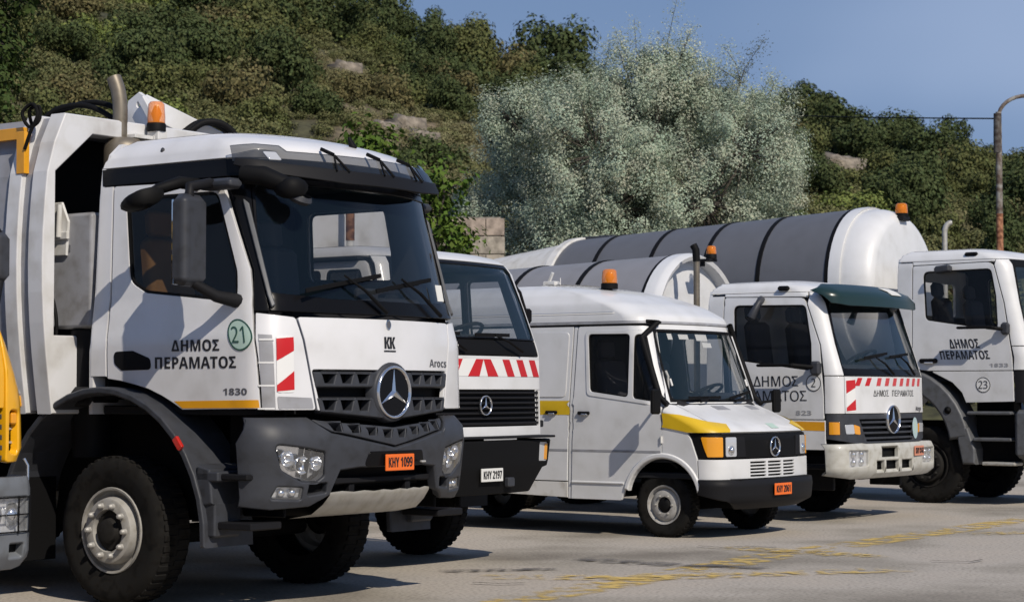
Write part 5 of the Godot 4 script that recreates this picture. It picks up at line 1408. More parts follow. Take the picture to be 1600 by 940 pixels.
	chassis(t, 1.2, -5.6, 0.80)
	rear_axle(t, -3.4, 0.45)


func tanker_23() -> void:
	var t := thing("tanker_truck", "white vacuum tanker numbered 23 with dark grey ribbed tank, rightmost vehicle of the row", "tanker truck", Vector3(6.081, 0, -27.85), deg_to_rad(-36))
	var w := Wrap.new([[1.30, 1.58, 0.10, 1.12, 0.20, -0.38], [1.90, 1.57, 0.10, 1.12, 0.20, -0.38], [3.1, 1.27, 0.10, 1.08, 0.22, -0.38], [3.2, 1.20, 0.10, 1.06, 0.24, -0.37], [3.28, 1.06, 0.10, 1.01, 0.28, -0.33], [3.32, 0.85, 0.10, 0.93, 0.3, -0.24]])
	var ws := both([w.F(0.88, 3.08), w.F(0.96, 2.6), w.F(0.99, 2.16)])
	var win := w.side(Geo.rounded([Vector2(-0.018, 3.04), Vector2(0.93, 3.055), Vector2(1.00, 2.7), Vector2(1.03, 2.245), Vector2(0.02, 2.40)], 0.08))
	for s in [1, -1]:
		var h := pick_side(win, s)
		var door := piece(t, "door", M.white_old, w, pick_side(w.side(Geo.rounded([Vector2(-0.163, 3.12), Vector2(0.95, 3.14), Vector2(1.10, 2.6), Vector2(1.215, 1.90), Vector2(1.225, 1.735), Vector2(0.06, 1.735), Vector2(-0.163, 1.76)], [0.03, 0.12, 0.2, 0.05, 0.01, 0.01, 0.03])), s), [h])
		windows_of(door, w, h, M.window, 0.02)
		var skirt := piece(t, "door_lower_panel", M.white_old, w, pick_side(w.side(Geo.rounded([Vector2(0.10, 1.725), Vector2(1.226, 1.725), Vector2(1.238, 1.335), Vector2(0.585, 1.32), Vector2(0.53, 1.45), Vector2(0.40, 1.58), Vector2(0.24, 1.66)], 0.01)), s))
		piece(t, "cab_side_panel", M.white_old, w, pick_side(w.side([Vector2(-0.38, 3.16), Vector2(-0.175, 3.16), Vector2(-0.175, 1.78), Vector2(-0.38, 1.70)]), s))
		piece(t, "door_top_rail", M.white_old, w, pick_side(w.side([Vector2(-0.17, 3.175), Vector2(0.98, 3.175), Vector2(0.97, 3.15), Vector2(-0.16, 3.13)]), s))
		piece(t, "pillar", M.white_old, w, pick_side([w.S(0.985, 3.175), w.F(0.92, 3.175), w.F(0.985, 2.6), w.F(1.01, 2.05), w.S(1.21, 2.05), w.S(1.115, 2.6), w.S(0.975, 3.10)], s))
		piece(t, "corner_panel", M.white_old, w, pick_side([w.S(1.215, 2.04), w.F(1.01, 2.04), w.F(1.01, 1.74), w.S(1.238, 1.74)], s))
		piece(t, "corner_duct", M.plastic_dark, w, pick_side([w.S(1.24, 1.73), w.F(1.01, 1.73), w.F(1.01, 1.32), w.S(1.25, 1.32)], s), [], -0.01)
		var hd := part(door, "handle", G.new().box(Vector3(0.07, 1.865, 1.135 * s), Vector3(0.26, 0.06, 0.04), 0.02), M.black)
		part(hd, "handle_lever", G.new().box(Vector3(0.08, 1.838, 1.15 * s), Vector3(0.13, 0.028, 0.03), 0.01), M.chrome)
		part(t, "roof_marker", G.new().box(Vector3(0.64, 3.25, 1.03 * s), Vector3(0.18, 0.055, 0.07), 0.02), M.black)
		part(t, "mirror_bracket", G.new().box(Vector3(1.14, 2.27, 1.14 * s), Vector3(0.11, 0.16, 0.10), 0.03), M.plastic)
		var m := part(t, "mirror", G.new().box(Vector3(0.80, 2.285, 1.30 * s), Vector3(0.5, 0.035, 0.10), 0.015), M.black)
		part(m, "mirror_arm", G.new().tube([Vector3(1.14, 2.26, 1.15 * s), Vector3(0.95, 2.285, 1.30 * s)], 0.025, 8), M.black)
		part(m, "upper_arm", G.new().box(Vector3(0.30, 3.06, 1.16 * s), Vector3(0.22, 0.10, 0.14), 0.03, Basis(Vector3(0, 0, 1), 0.1)), M.plastic)
		wheel(t, Vector3(0, 0.50, 0.92 * s), 0.50, 0.29, s, "truck_dark")
		var f := part(t, "front_fender", arc_fender(G.new(), 0.80, 1.08, 8, 178, 0.66 * s, 1.14 * s, Vector2(-0.45, 0.72), 0.04), M.plastic_pale)
		part(f, "fender_flap", G.new().prism(PackedVector2Array([Vector2(0.44, 1.02), Vector2(0.60, 1.0), Vector2(0.70, 0.72), Vector2(0.70, 0.52), Vector2(0.52, 0.52), Vector2(0.46, 0.8)]), SIDE, 0.70 * s, 1.13 * s, 0.03), M.plastic_pale)
		part(f, "fender_bolt", G.new().ball(Vector3(0.34, 1.22, 1.145 * s), Vector3(0.05, 0.05, 0.015), 10), M.black)
		for q in [[1.185, 0.60, 1.20], [0.845, 0.68, 1.20], [0.535, 0.80, 1.25]]:
			part(t, "step", G.new().box(Vector3((q[1] + q[2]) / 2.0, q[0], 1.0 * s), Vector3(q[2] - q[1], 0.045, 0.30), 0.015), M.plastic_pale if q[0] > 0.6 else M.silver)
		part(t, "step_bulkhead", G.new().box(Vector3(0.92, 0.95, 0.84 * s), Vector3(0.6, 0.8, 0.04), 0.01), M.black)
		part(t, "bumper_end", G.new().box(Vector3(1.42, 0.92, 1.02 * s), Vector3(0.36, 0.62, 0.28), 0.06), M.plastic_pale)
		part(t, "fuel_tank", G.new().box(Vector3(-1.9, 0.8, 0.9 * s), Vector3(1.3, 0.6, 0.55), 0.1), M.plastic_dark)
		if s == 1:
			write_on(door, "lettering", w, w.S(0.565, 2.082), letters("ΔΗΜΟΣ", 0.12, true, 0.70), M.lettering)
			write_on(door, "lettering", w, w.S(0.57, 1.935), letters("ΠΕΡΑΜΑΤΟΣ", 0.11, true, 0.76), M.lettering)
			write_on(door, "lettering", w, w.S(1.04, 1.80), letters("1833", 0.045, true, 1.9), M.lettering_pale)
			fleet_number(skirt, w, w.S(0.824, 1.549), 0.10, "23", M.lettering, M.white_sticker)
	piece(t, "windscreen", M.windscreen, w, Geo.rounded(ws, 0.06), [], -0.012, 0.005, 0.0)
	piece(t, "windscreen_frame", M.black, w, both([w.F(0.915, 3.175), w.F(0.98, 2.6), w.F(1.006, 2.05)]), [Geo.rounded(ws, 0.06)], -0.003)
	cab_roof(t, w, 3.18, 3.32, 0.05, M.white_old)
	piece(t, "front_panel", M.white_old, w, both([w.F(1.005, 2.04), w.F(1.005, 1.62)]))
	piece(t, "grille_back", M.black, w, both([w.F(1.0, 1.61), w.F(0.9, 1.22)]), [], -0.03, 0.01, 0.0)
	slats(t, "grille_slat", w, 0.85, -0.85, 1.30, 1.60, 5, 0.0, M.plastic, 0.45)
	star_badge(t, Vector3(1.60, 1.5, 0), 0.18, 0.03, SB)
	part(t, "bumper", G.new().prism(PackedVector2Array([Vector2(1.3, -1.1), Vector2(1.58, -1.0), Vector2(1.70, -0.5), Vector2(1.72, 0.0), Vector2(1.70, 0.5), Vector2(1.58, 1.0), Vector2(1.3, 1.1)]), PLAN, 0.58, 1.2, 0.04), M.plastic_pale)
	for s in [1, -1]:
		part(t, "headlight", G.new().box(Vector3(1.64, 0.98, 0.72 * s), Vector3(0.10, 0.2, 0.4), 0.03, Basis(Vector3.UP, 0.2 * s)), M.lens_white)
	cab_inside(t, w, 1.70, 3.15, -0.36, [win], 1.62, 1.18, 2.22, 1.05, [Vector3(0.30, 1.90, 0.55), Vector3(0.30, 1.90, -0.5)])
	part(t, "cab_rear_wall", rear_wall(G.new(), w, 1.5, 3.22, [Geo.rounded([Vector2(0.7, 2.95), Vector2(-0.7, 2.95), Vector2(-0.7, 2.5), Vector2(0.7, 2.5)], 0.06)]), M.white_old)
	part(t, "cab_rear_liner", G.new().box(Vector3(-0.2, 1.98, 0), Vector3(0.03, 1.0, 2.1), 0.0), M.liner)
	vacuum_tank(t, -1.20, 4.85, 1.2, 4.03, 0.048, [0.18, 1.25, 2.15, 3.1, 4.1], M.tank_dark, 0.44, 1.6)
	beacon(t, Vector3(-0.83, 3.90, 0.0), 0.085, 0.17)
	part(t, "beacon_bracket", G.new().box(Vector3(-0.83, 3.855, 0.02), Vector3(0.18, 0.06, 0.22), 0.01), M.plastic_dark)
	chassis(t, 1.3, -7.6, 0.95)
	rear_axle(t, -4.2, 0.50, 0.98)
	rear_axle(t, -5.55, 0.50, 0.98)


func yellow_truck() -> void:
	var t := thing("truck", "yellow truck with grey bumper, cut off by the left edge beside truck 21", "truck", Vector3(-4.63, 0, -11.963), deg_to_rad(-36))
	var w := Wrap.new([[1.02, 1.46, 0.09, 1.13, 0.2, -0.45], [1.12, 1.46, 0.09, 1.18, 0.2, -0.45], [1.42, 1.45, 0.09, 1.175, 0.2, -0.45], [1.57, 1.44, 0.09, 1.135, 0.2, -0.45], [1.76, 1.40, 0.09, 1.09, 0.2, -0.45], [1.98, 1.32, 0.09, 1.04, 0.2, -0.45], [2.5, 1.14, 0.09, 1.0, 0.2, -0.45], [2.62, 1.05, 0.09, 0.97, 0.25, -0.43], [2.72, 0.85, 0.09, 0.90, 0.3, -0.3]])
	var ws := both([w.F(0.90, 2.46), w.F(0.96, 2.1), w.F(0.98, 1.78)])
	var win := w.side(Geo.rounded([Vector2(-0.05, 2.42), Vector2(0.86, 2.42), Vector2(1.0, 2.05), Vector2(1.02, 1.68), Vector2(-0.03, 1.75)], 0.07))
	var gap := Geo.rounded([w.F(1.085, 1.34), w.F(1.0, 1.35), w.F(0.99, 1.10), w.F(1.07, 1.09)], 0.03)
	for s in [1, -1]:
		var h := pick_side(win, s)
		var door := piece(t, "door", M.yellow, w, pick_side(w.side(Geo.rounded([Vector2(-0.25, 2.55), Vector2(0.88, 2.55), Vector2(1.09, 2.0), Vector2(1.13, 1.25), Vector2(0.55, 1.25), Vector2(0.40, 1.35), Vector2(-0.25, 1.40)], 0.05)), s), [h])
		windows_of(door, w, h, M.window)
		piece(t, "cab_side_panel", M.yellow, w, pick_side(w.side([Vector2(-0.45, 2.58), Vector2(-0.26, 2.58), Vector2(-0.26, 1.20), Vector2(-0.45, 1.15)]), s))
		var corner := piece(t, "corner_fairing", M.yellow, w, pick_side(Geo.rounded([w.S(1.10, 2.0), w.F(1.02, 2.0), w.F(0.99, 1.72), w.F(0.965, 1.40), w.F(0.96, 1.04), w.S(1.20, 1.04), w.S(1.14, 1.25)], 0.03), s), [pick_side(gap, s)], 0.012, 0.05, 0.012)
		part(corner, "side_indicator", G.new().box(w.at(w.F(1.06, 1.30).x * s, 1.30, -0.025), Vector3(0.06, 0.07, 0.05), 0.012), M.lamp_amber)
		for y in [1.16, 1.24]:
			piece(corner, "step_rung", M.silver, w, pick_side([w.F(1.08, y + 0.006), w.F(0.995, y + 0.006), w.F(0.995, y - 0.006), w.F(1.08, y - 0.006)], s), [], -0.03, 0.02, 0.0)
		piece(t, "pillar", M.yellow, w, pick_side([w.S(0.90, 2.58), w.F(0.935, 2.58), w.F(0.99, 2.1), w.F(1.01, 2.01), w.S(1.10, 2.01), w.S(1.09, 2.05)], s))
		var m := part(t, "mirror", G.new().box(Vector3(1.0, 2.27, 1.22 * s), Vector3(0.12, 0.32, 0.14), 0.05), M.plastic)
		part(m, "mirror_arm", G.new().tube([Vector3(0.95, 2.46, 1.0 * s), Vector3(1.0, 2.46, 1.18 * s), Vector3(1.0, 2.40, 1.22 * s)], 0.025, 8), M.plastic_dark)
		part(m, "mirror_arm", G.new().tube([Vector3(1.10, 1.96, 1.02 * s), Vector3(1.04, 1.98, 1.16 * s), Vector3(1.0, 2.12, 1.22 * s)], 0.03, 8), M.plastic_dark)
		part(t, "grab_handle", G.new().tube([Vector3(1.30, 1.06, 1.17 * s), Vector3(1.31, 1.02, 1.19 * s), Vector3(1.31, 0.90, 1.19 * s)], 0.010, 8), M.chrome)
		wheel(t, Vector3(0, 0.48, 0.92 * s), 0.48, 0.28, s, "truck_dark")
		part(t, "front_fender", arc_fender(G.new(), 0.60, 0.68, 0, 180, 0.66 * s, 1.12 * s, Vector2(0, 0.52), 0.02), M.plastic_dark)
	piece(t, "windscreen", M.windscreen_dark, w, Geo.rounded(ws, 0.05), [], -0.012, 0.005, 0.0)
	piece(t, "windscreen_frame", M.black_gloss, w, both([w.F(0.93, 2.58), w.F(0.985, 2.1), w.F(1.0, 1.74)]), [Geo.rounded(ws, 0.05)], -0.003)
	cab_roof(t, w, 2.585, 2.72, 0.05, M.yellow)
	piece(t, "front_panel", M.yellow, w, both([w.F(0.985, 1.73), w.F(0.955, 1.36)]))
	piece(t, "grille_back", M.black, w, both([w.F(0.95, 1.35), w.F(0.95, 1.02)]), [], -0.03, 0.01, 0.0)
	slats(t, "grille_slat", w, 0.94, -0.94, 1.04, 1.34, 5, 0.0, M.plastic, 0.5)
	var b := Wrap.new([[0.40, 1.40, 0.07, 1.14, 0.1, 0.9], [0.50, 1.47, 0.07, 1.18, 0.1, 0.9], [0.94, 1.48, 0.07, 1.18, 0.1, 0.9], [0.98, 1.45, 0.07, 1.16, 0.1, 0.9]])
	var lamp := Geo.rounded([b.F(1.12, 0.84), b.F(0.78, 0.84), b.F(0.78, 0.64), b.F(1.12, 0.64)], 0.02)
	var slot := Geo.rounded([b.F(1.09, 0.57), b.F(0.98, 0.57), b.F(0.98, 0.49), b.F(1.08, 0.49)], 0.01)
	piece(t, "bumper", M.bumper_grey, b, both([b.S(1.2, 0.97), b.S(1.2, 0.46), b.F(1.06, 0.41)]), [lamp, mir(lamp), slot, mir(slot)], 0.0, 0.06, 0.015)
	piece(t, "bumper_back", M.black, b, both([b.F(1.13, 0.62), b.F(1.13, 0.44)]), [], -0.06, 0.004, 0.0)
	for s in [1, -1]:
		var hl := piece(t, "headlight", M.lens_white, b, pick_side(lamp, s), [], -0.05, 0.004, 0.0)
		piece(hl, "lamp_glass", M.lens, b, pick_side(lamp, s), [], -0.008, 0.004, 0.0)
		for z in [1.02, 0.87]:
			part(hl, "reflector_bowl", G.new().ball(b.at(b.F(z, 0.74).x * s, 0.74, -0.045), Vector3(0.04, 0.075, 0.065), 12), M.reflector)
		for k in 3:
			piece(hl, "lamp_guard", M.black, b, pick_side([b.F(1.13, 0.845 - k * 0.10), b.F(0.77, 0.845 - k * 0.10), b.F(0.77, 0.837 - k * 0.10), b.F(1.13, 0.837 - k * 0.10)], s), [], 0.012, 0.008, 0.002)
		for z in [1.125, 1.03, 0.775]:
			piece(hl, "lamp_guard", M.black, b, pick_side([b.F(z + 0.005, 0.85), b.F(z - 0.005, 0.85), b.F(z - 0.005, 0.63), b.F(z + 0.005, 0.63)], s), [], 0.014, 0.008, 0.002)
		part(t, "drop_side", G.new().box(Vector3(-3.2, 1.55, 1.18 * s), Vector3(5.0, 0.6, 0.05), 0.01), M.yellow)
	cab_inside(t, w, 1.15, 2.56, -0.43, [win], 1.12, 1.02, 1.80, 1.05, [Vector3(0.20, 1.44, 0.5), Vector3(0.20, 1.44, -0.5)])
	part(t, "cab_rear_wall", rear_wall(G.new(), w, 1.1, 2.62), M.yellow)
	part(t, "load_bed", G.new().box(Vector3(-3.2, 1.2, 0), Vector3(5.1, 0.12, 2.4), 0.01), M.plastic_dark)
	part(t, "headboard", G.new().box(Vector3(-0.70, 1.7, 0), Vector3(0.06, 0.95, 2.36), 0.01), M.yellow)
	part(t, "tailboard", G.new().box(Vector3(-5.72, 1.55, 0), Vector3(0.05, 0.6, 2.36), 0.01), M.yellow)
	chassis(t, 1.25, -5.6, 0.85)
	rear_axle(t, -3.9, 0.48)


func hill_height(x: float, z: float) -> float:
	var d := -z
	var q := clampf(x / maxf(d, 30.0), -0.45, 0.45)
	var hr := 0.0
	var knots := [[-0.45, 34.0], [-0.25, 29.0], [-0.14, 26.2], [-0.075, 23.2], [-0.05, 22.0], [-0.031, 21.3], [0.0, 19.8], [0.0625, 18.3], [0.14, 16.6], [0.25, 13.6], [0.45, 11.0]]
	for k in knots.size() - 1:
		if q >= knots[k][0] and q <= knots[k + 1][0]:
			hr = lerpf(knots[k][1], knots[k + 1][1], (q - knots[k][0]) / (knots[k + 1][0] - knots[k][0]))
	var t := (d - 40.0) / 85.0
	var h := 0.0
	if t <= 0.0:
		return -0.3
	h = 0.5 + (hr - 0.5) * pow(minf(t, 1.0), 0.85)
	if t > 1.0:
		h -= (d - 125.0) * 0.12
	return h + 0.45 * sin(x * 0.31 + 1.0) * sin(d * 0.23) + 0.25 * sin(x * 0.83) * sin(d * 0.61 + 2.0)


func leaf(g: G, at: Vector3, size: float, wide: float, c: Color, out := Vector3.ZERO) -> void:    # two triangles, bent along the midrib
	var n := Vector3(rng.randfn(), rng.randfn() + 0.4, rng.randfn()).normalized()
	if out != Vector3.ZERO:
		n = (n * 0.62 + out).normalized()
	var a := n.cross(Vector3(rng.randfn(), rng.randfn(), rng.randfn())).normalized()
	var b := n.cross(a) * size * wide * 0.5
	a *= size * 0.5
	var k := g.p.size()
	for q in [at - a, at + b + n * size * 0.08, at + a, at - b + n * size * 0.08]:
		g.p.append(q)
		g.n.append(n)
		g.c.append(c)
	g.i.append_array([k, k + 1, k + 2, k, k + 2, k + 3])


func tint(c: Color, v: float) -> Color:
	var s := 1.0 + rng.randf_range(-v, v)
	return Color(c.r * s * (1.0 + rng.randf_range(-0.08, 0.08)), c.g * s, c.b * s)


func bush_mesh(seed_: int, c: Color, tall: float, blobs: int, leaves: int, size: float) -> ArrayMesh:     # a shrub about two metres across at scale 1
	rng.seed = seed_
	var g := G.new()
	var at := []
	for k in blobs:
		var a := rng.randf() * TAU
		var r := sqrt(rng.randf()) * 0.68
		at.append([Vector3(cos(a) * r, rng.randf_range(0.15, 1.0) * tall * (1.0 - r * r * 0.5), sin(a) * r), rng.randf_range(0.26, 0.46)])
	for k in leaves:
		var b: Array = at[rng.randi() % at.size()]
		var o := Vector3(rng.randfn(), rng.randfn() * 0.9 + 0.15, rng.randfn()).normalized()
		leaf(g, b[0] + o * b[1] * rng.randf_range(0.55, 1.08), size * rng.randf_range(0.7, 1.3), 0.6, tint(c, 0.30), o)
	return g.mesh()


func foliage(called: String, through: float) -> StandardMaterial3D:
	var m := mat(called, Color(1, 1, 1), 0.75)
	m.vertex_color_use_as_albedo = true
	m.metallic_specular = 0.25
	m.backlight_enabled = true
	m.backlight = Color(through, through, through)
	m.cull_mode = BaseMaterial3D.CULL_DISABLED
	return m


func clump_tree(called: String, label: String, at: Vector3, trunks: Array, blobs: Array, c: Color, size: float, wide: float, clumps: int, per: int, loose := 1.0, group := "", leaves: Material = null) -> Node3D:    # blobs: [centre, radius]; each carries clumps of leaves on its outside
	var t := thing(called, label, "tree", at, 0.0, group)
	var gaps := FastNoiseLite.new()
	gaps.seed = 6
	gaps.frequency = 0.55
	gaps.fractal_octaves = 2
	var wood := G.new()
	for b in trunks:
		wood.tube(b[0], b[1], 8)
	var g := G.new()
	for b in blobs:
		var mid: Vector3 = b[0]
		var start: Vector3 = trunks[0][0][-1]
		var by := start.lerp(mid, 0.5) + Vector3(rng.randf_range(-0.2, 0.2), -0.2, rng.randf_range(-0.2, 0.2))
		wood.tube([start, by, mid], [0.07, 0.045, 0.02], 6)
		var much := int(clumps * clampf((b[1] / 1.2) ** 1.6, 0.12, 2.0))
		for k in much:
			var o := Vector3(rng.randfn(), rng.randfn(), rng.randfn()).normalized()
			var p: Vector3 = mid + o * b[1] * rng.randf_range(0.6, 1.1)
			if leaves and p.y < 7.2 and gaps.get_noise_3dv(p) < -0.10:     # dark gaps between the masses
				continue
			if k % 3 == 0:
				wood.tube([mid.lerp(p, 0.2), p], [0.02, 0.007], 4, false)
			var cc := tint(c, 0.16)
			var rr := rng.randf_range(0.16, 0.36) * loose
			var along := (o + Vector3(0, 0.55, 0)).normalized()
			for j in per:
				var oo := Vector3(rng.randfn(), rng.randfn(), rng.randfn()).normalized() * pow(rng.randf(), 0.4)
				leaf(g, p + (oo + along * along.dot(oo) * 0.7) * rr, size * rng.randf_range(0.7, 1.3), wide, tint(cc, 0.12), oo * 1.0 + o * 0.6 + Vector3(0, 0.35, 0))
	part(t, "trunk", wood, M.bark)
	part(t, "crown", g, leaves if leaves else M.leaves)
	return t


func spray(g: G, wood: G, path: Array, c: Color, size: float, count: int, spread: float) -> void:   # a long shoot with leaves along it
	wood.tube(path, [0.014, 0.008, 0.004].slice(0, path.size()), 5, false)
	for k in count:
		var t := rng.randf() * (path.size() - 1)
		var i := mini(int(t), path.size() - 2)
		leaf(g, path[i].lerp(path[i + 1], t - i) + Vector3(rng.randfn(), rng.randfn(), rng.randfn()) * spread, size * rng.randf_range(0.7, 1.2), 0.4, tint(c, 0.25))


func worn(called: String, c: Color, seed_: int, cover: float, soft: float, size := Vector2i(256, 64)) -> StandardMaterial3D:     # paint or a stain worn through to the ground
	var f := FastNoiseLite.new()
	f.seed = seed_
	f.frequency = 0.035
	f.fractal_octaves = 5
	var im := Image.create(size.x, size.y, false, Image.FORMAT_RGBA8)
	for x in size.x:
		for y in size.y:
			var e := minf(minf(x, size.x - 1 - x) / (0.12 * size.x), minf(y, size.y - 1 - y) / (soft * size.y))
			var v := f.get_noise_2d(x * 2.3, y * 1.1) * 1.5 + f.get_noise_2d(x * 0.25 + 300.0, y * 0.3) * 0.9 + cover
			im.set_pixel(x, y, Color(1, 1, 1, clampf(v, 0.0, 1.0) * smoothstep(0.0, 1.0, clampf(e, 0.0, 1.0))))
	var m := mat(called, c, 0.85)
	m.albedo_texture = ImageTexture.create_from_image(im)
	m.transparency = BaseMaterial3D.TRANSPARENCY_ALPHA
	m.texture_repeat = false
	return m


func strip(called: String, pts: Array, width: float, y: float, m: Material) -> MeshInstance3D:      # a flat ribbon on the ground; pts are (x, z)
	var st := SurfaceTool.new()
	st.begin(Mesh.PRIMITIVE_TRIANGLES)
	var long := 0.0
	for k in pts.size() - 1:
		long += pts[k].distance_to(pts[k + 1])
	var done := 0.0
	for k in pts.size():
		var d: Vector2 = (pts[mini(k + 1, pts.size() - 1)] - pts[maxi(k - 1, 0)]).normalized()
		var o := Vector2(-d.y, d.x) * width / 2.0
		for s in [-1, 1]:
			st.set_normal(Vector3.UP)
			st.set_uv(Vector2(done / long, 0.5 + s * 0.5))
			st.add_vertex(Vector3(pts[k].x + o.x * s, y, pts[k].y + o.y * s))
		if k < pts.size() - 1:
			done += pts[k].distance_to(pts[k + 1])
			var b := k * 2
			for j in [b, b + 2, b + 1, b + 1, b + 2, b + 3]:
				st.add_index(j)
	var o := part(self, called, st.commit(), m)
	o.set_meta("kind", "structure")
	return o


func ground_and_hill() -> void:
	var base := laid(mat("asphalt", lin(0.46, 0.415, 0.355), 0.92), noise(21, 0.006, [[0.0, Color(0.66, 0.65, 0.63)], [0.35, Color(0.88, 0.88, 0.87)], [0.55, Color(0.97, 0.97, 0.97)], [0.9, Color(1.0, 0.99, 0.98)]], 1024, 6), 0.055, true)
	base.detail_enabled = true
	base.detail_blend_mode = BaseMaterial3D.BLEND_MODE_MUL
	base.detail_albedo = noise(33, 0.05, [[0.0, grey(0.72)], [0.4, grey(0.93)], [0.75, grey(1.0)]], 1024, 5)
	base.detail_uv_layer = BaseMaterial3D.DETAIL_UV_2
	base.uv2_triplanar = true
	base.uv2_world_triplanar = true
	base.uv2_scale = Vector3.ONE * 0.45
	var g := G.new()
	g.flat(Vector3(-900, 0, 900), Vector3(900, 0, 900), Vector3(900, 0, -900), Vector3(-900, 0, -900), Vector3.UP)
	part(self, "ground", g, base).set_meta("kind", "structure")
	var paint := lin(0.56, 0.40, 0.12)
	strip("yellow_line", [Vector2(-1.6, -11.7), Vector2(-0.04, -14.28), Vector2(1.34, -16.55), Vector2(2.27, -18.2), Vector2(3.82, -20.46), Vector2(5.83, -23.43), Vector2(9.5, -29.0)], 0.55, 0.004, worn("worn_paint", paint, 4, 0.34, 0.2, Vector2i(1024, 64)))
	strip("yellow_line", [Vector2(-0.4, -16.2), Vector2(1.0, -16.05), Vector2(2.7, -16.65), Vector2(3.3, -16.9)], 0.55, 0.008, worn("worn_paint_thin", paint, 9, 0.24, 0.25))
	strip("yellow_line", [Vector2(1.9, -19.3), Vector2(2.5, -18.8), Vector2(3.3, -18.0)], 0.55, 0.008, worn("worn_paint_faint", paint, 14, 0.24, 0.25))
	strip("yellow_line", [Vector2(4.6, -21.0), Vector2(6.2, -21.6)], 0.45, 0.008, M.worn_paint_faint)
	strip("oil_stain", [Vector2(0.5, -17.9), Vector2(1.3, -17.3), Vector2(2.2, -16.95)], 0.55, 0.012, worn("stain", lin(0.10, 0.092, 0.085), 2, 0.55, 0.5, Vector2i(128, 64)))
	strip("oil_stain", [Vector2(-0.6, -16.6), Vector2(0.4, -16.9)], 0.35, 0.012, M.stain)
	strip("oil_stain", [Vector2(6.8, -22.2), Vector2(9.0, -22.8)], 0.5, 0.012, M.stain)
	for c in [[Vector2(1.75, -19.3), Vector2(1.95, -19.1), Vector2(2.2, -19.25), Vector2(2.45, -19.05)], [Vector2(2.2, -18.7), Vector2(2.45, -18.55), Vector2(2.8, -18.6)], [Vector2(3.6, -17.6), Vector2(3.9, -17.5), Vector2(4.05, -17.7)], [Vector2(-0.3, -15.6), Vector2(-0.1, -15.5), Vector2(0.1, -15.55)]]:
		strip("crack", c, 0.025, 0.016, M.chassis)
	# the hillside
	var h := G.new()
	var f := FastNoiseLite.new()
	f.seed = 5
	f.frequency = 0.05
	f.fractal_octaves = 4
	var nx := 150
	var nz := 120
	for a in nz + 1:
		for b in nx + 1:
			var z := lerpf(-38.5, -250.0, pow(float(a) / nz, 1.3))
			var x := lerpf(-1.0, 1.0, float(b) / nx) * lerpf(60.0, 170.0, float(a) / nz)
			var y := hill_height(x, z)
			var n := Vector3(hill_height(x - 0.6, z) - hill_height(x + 0.6, z), 1.2, hill_height(x, z - 0.6) - hill_height(x, z + 0.6)).normalized()
			h.v(Vector3(x, y, z), n)
			var s := clampf(f.get_noise_2d(x, z) * 1.1 - 0.05, 0.0, 1.0)
			for q in bare:
				s = maxf(s, 1.0 - smoothstep(0.6, 1.3, Vector2(x, z).distance_to(q[0]) / q[1]))
			h.c.append(Color(0.075, 0.078, 0.035).lerp(Color(0.23, 0.18, 0.12), s))
	for a in nz:
		for b in nx:
			var k := a * (nx + 1) + b
			h.quad(k, k + 1, k + nx + 2, k + nx + 1)
	var soil := laid(mat("soil", Color(1, 1, 1), 0.95), noise(41, 0.02, [[0.1, grey(0.6)], [0.8, grey(1.0)]], 512, 6), 0.2, true)
	soil.vertex_color_use_as_albedo = true
	part(self, "hillside", h, soil).set_meta("kind", "structure")


var bare := [[Vector2(-8.0, -94.0), 3.2], [Vector2(-7.4, -89.5), 2.4], [Vector2(-3.7, -75.5), 5.0], [Vector2(-3.4, -70.0), 3.0], [Vector2(-2.6, -82.0), 2.8], [Vector2(15.8, -98.5), 3.0], [Vector2(15.0, -94.0), 2.4], [Vector2(17.7, -80.0), 3.0], [Vector2(17.3, -89.0), 1.8]]


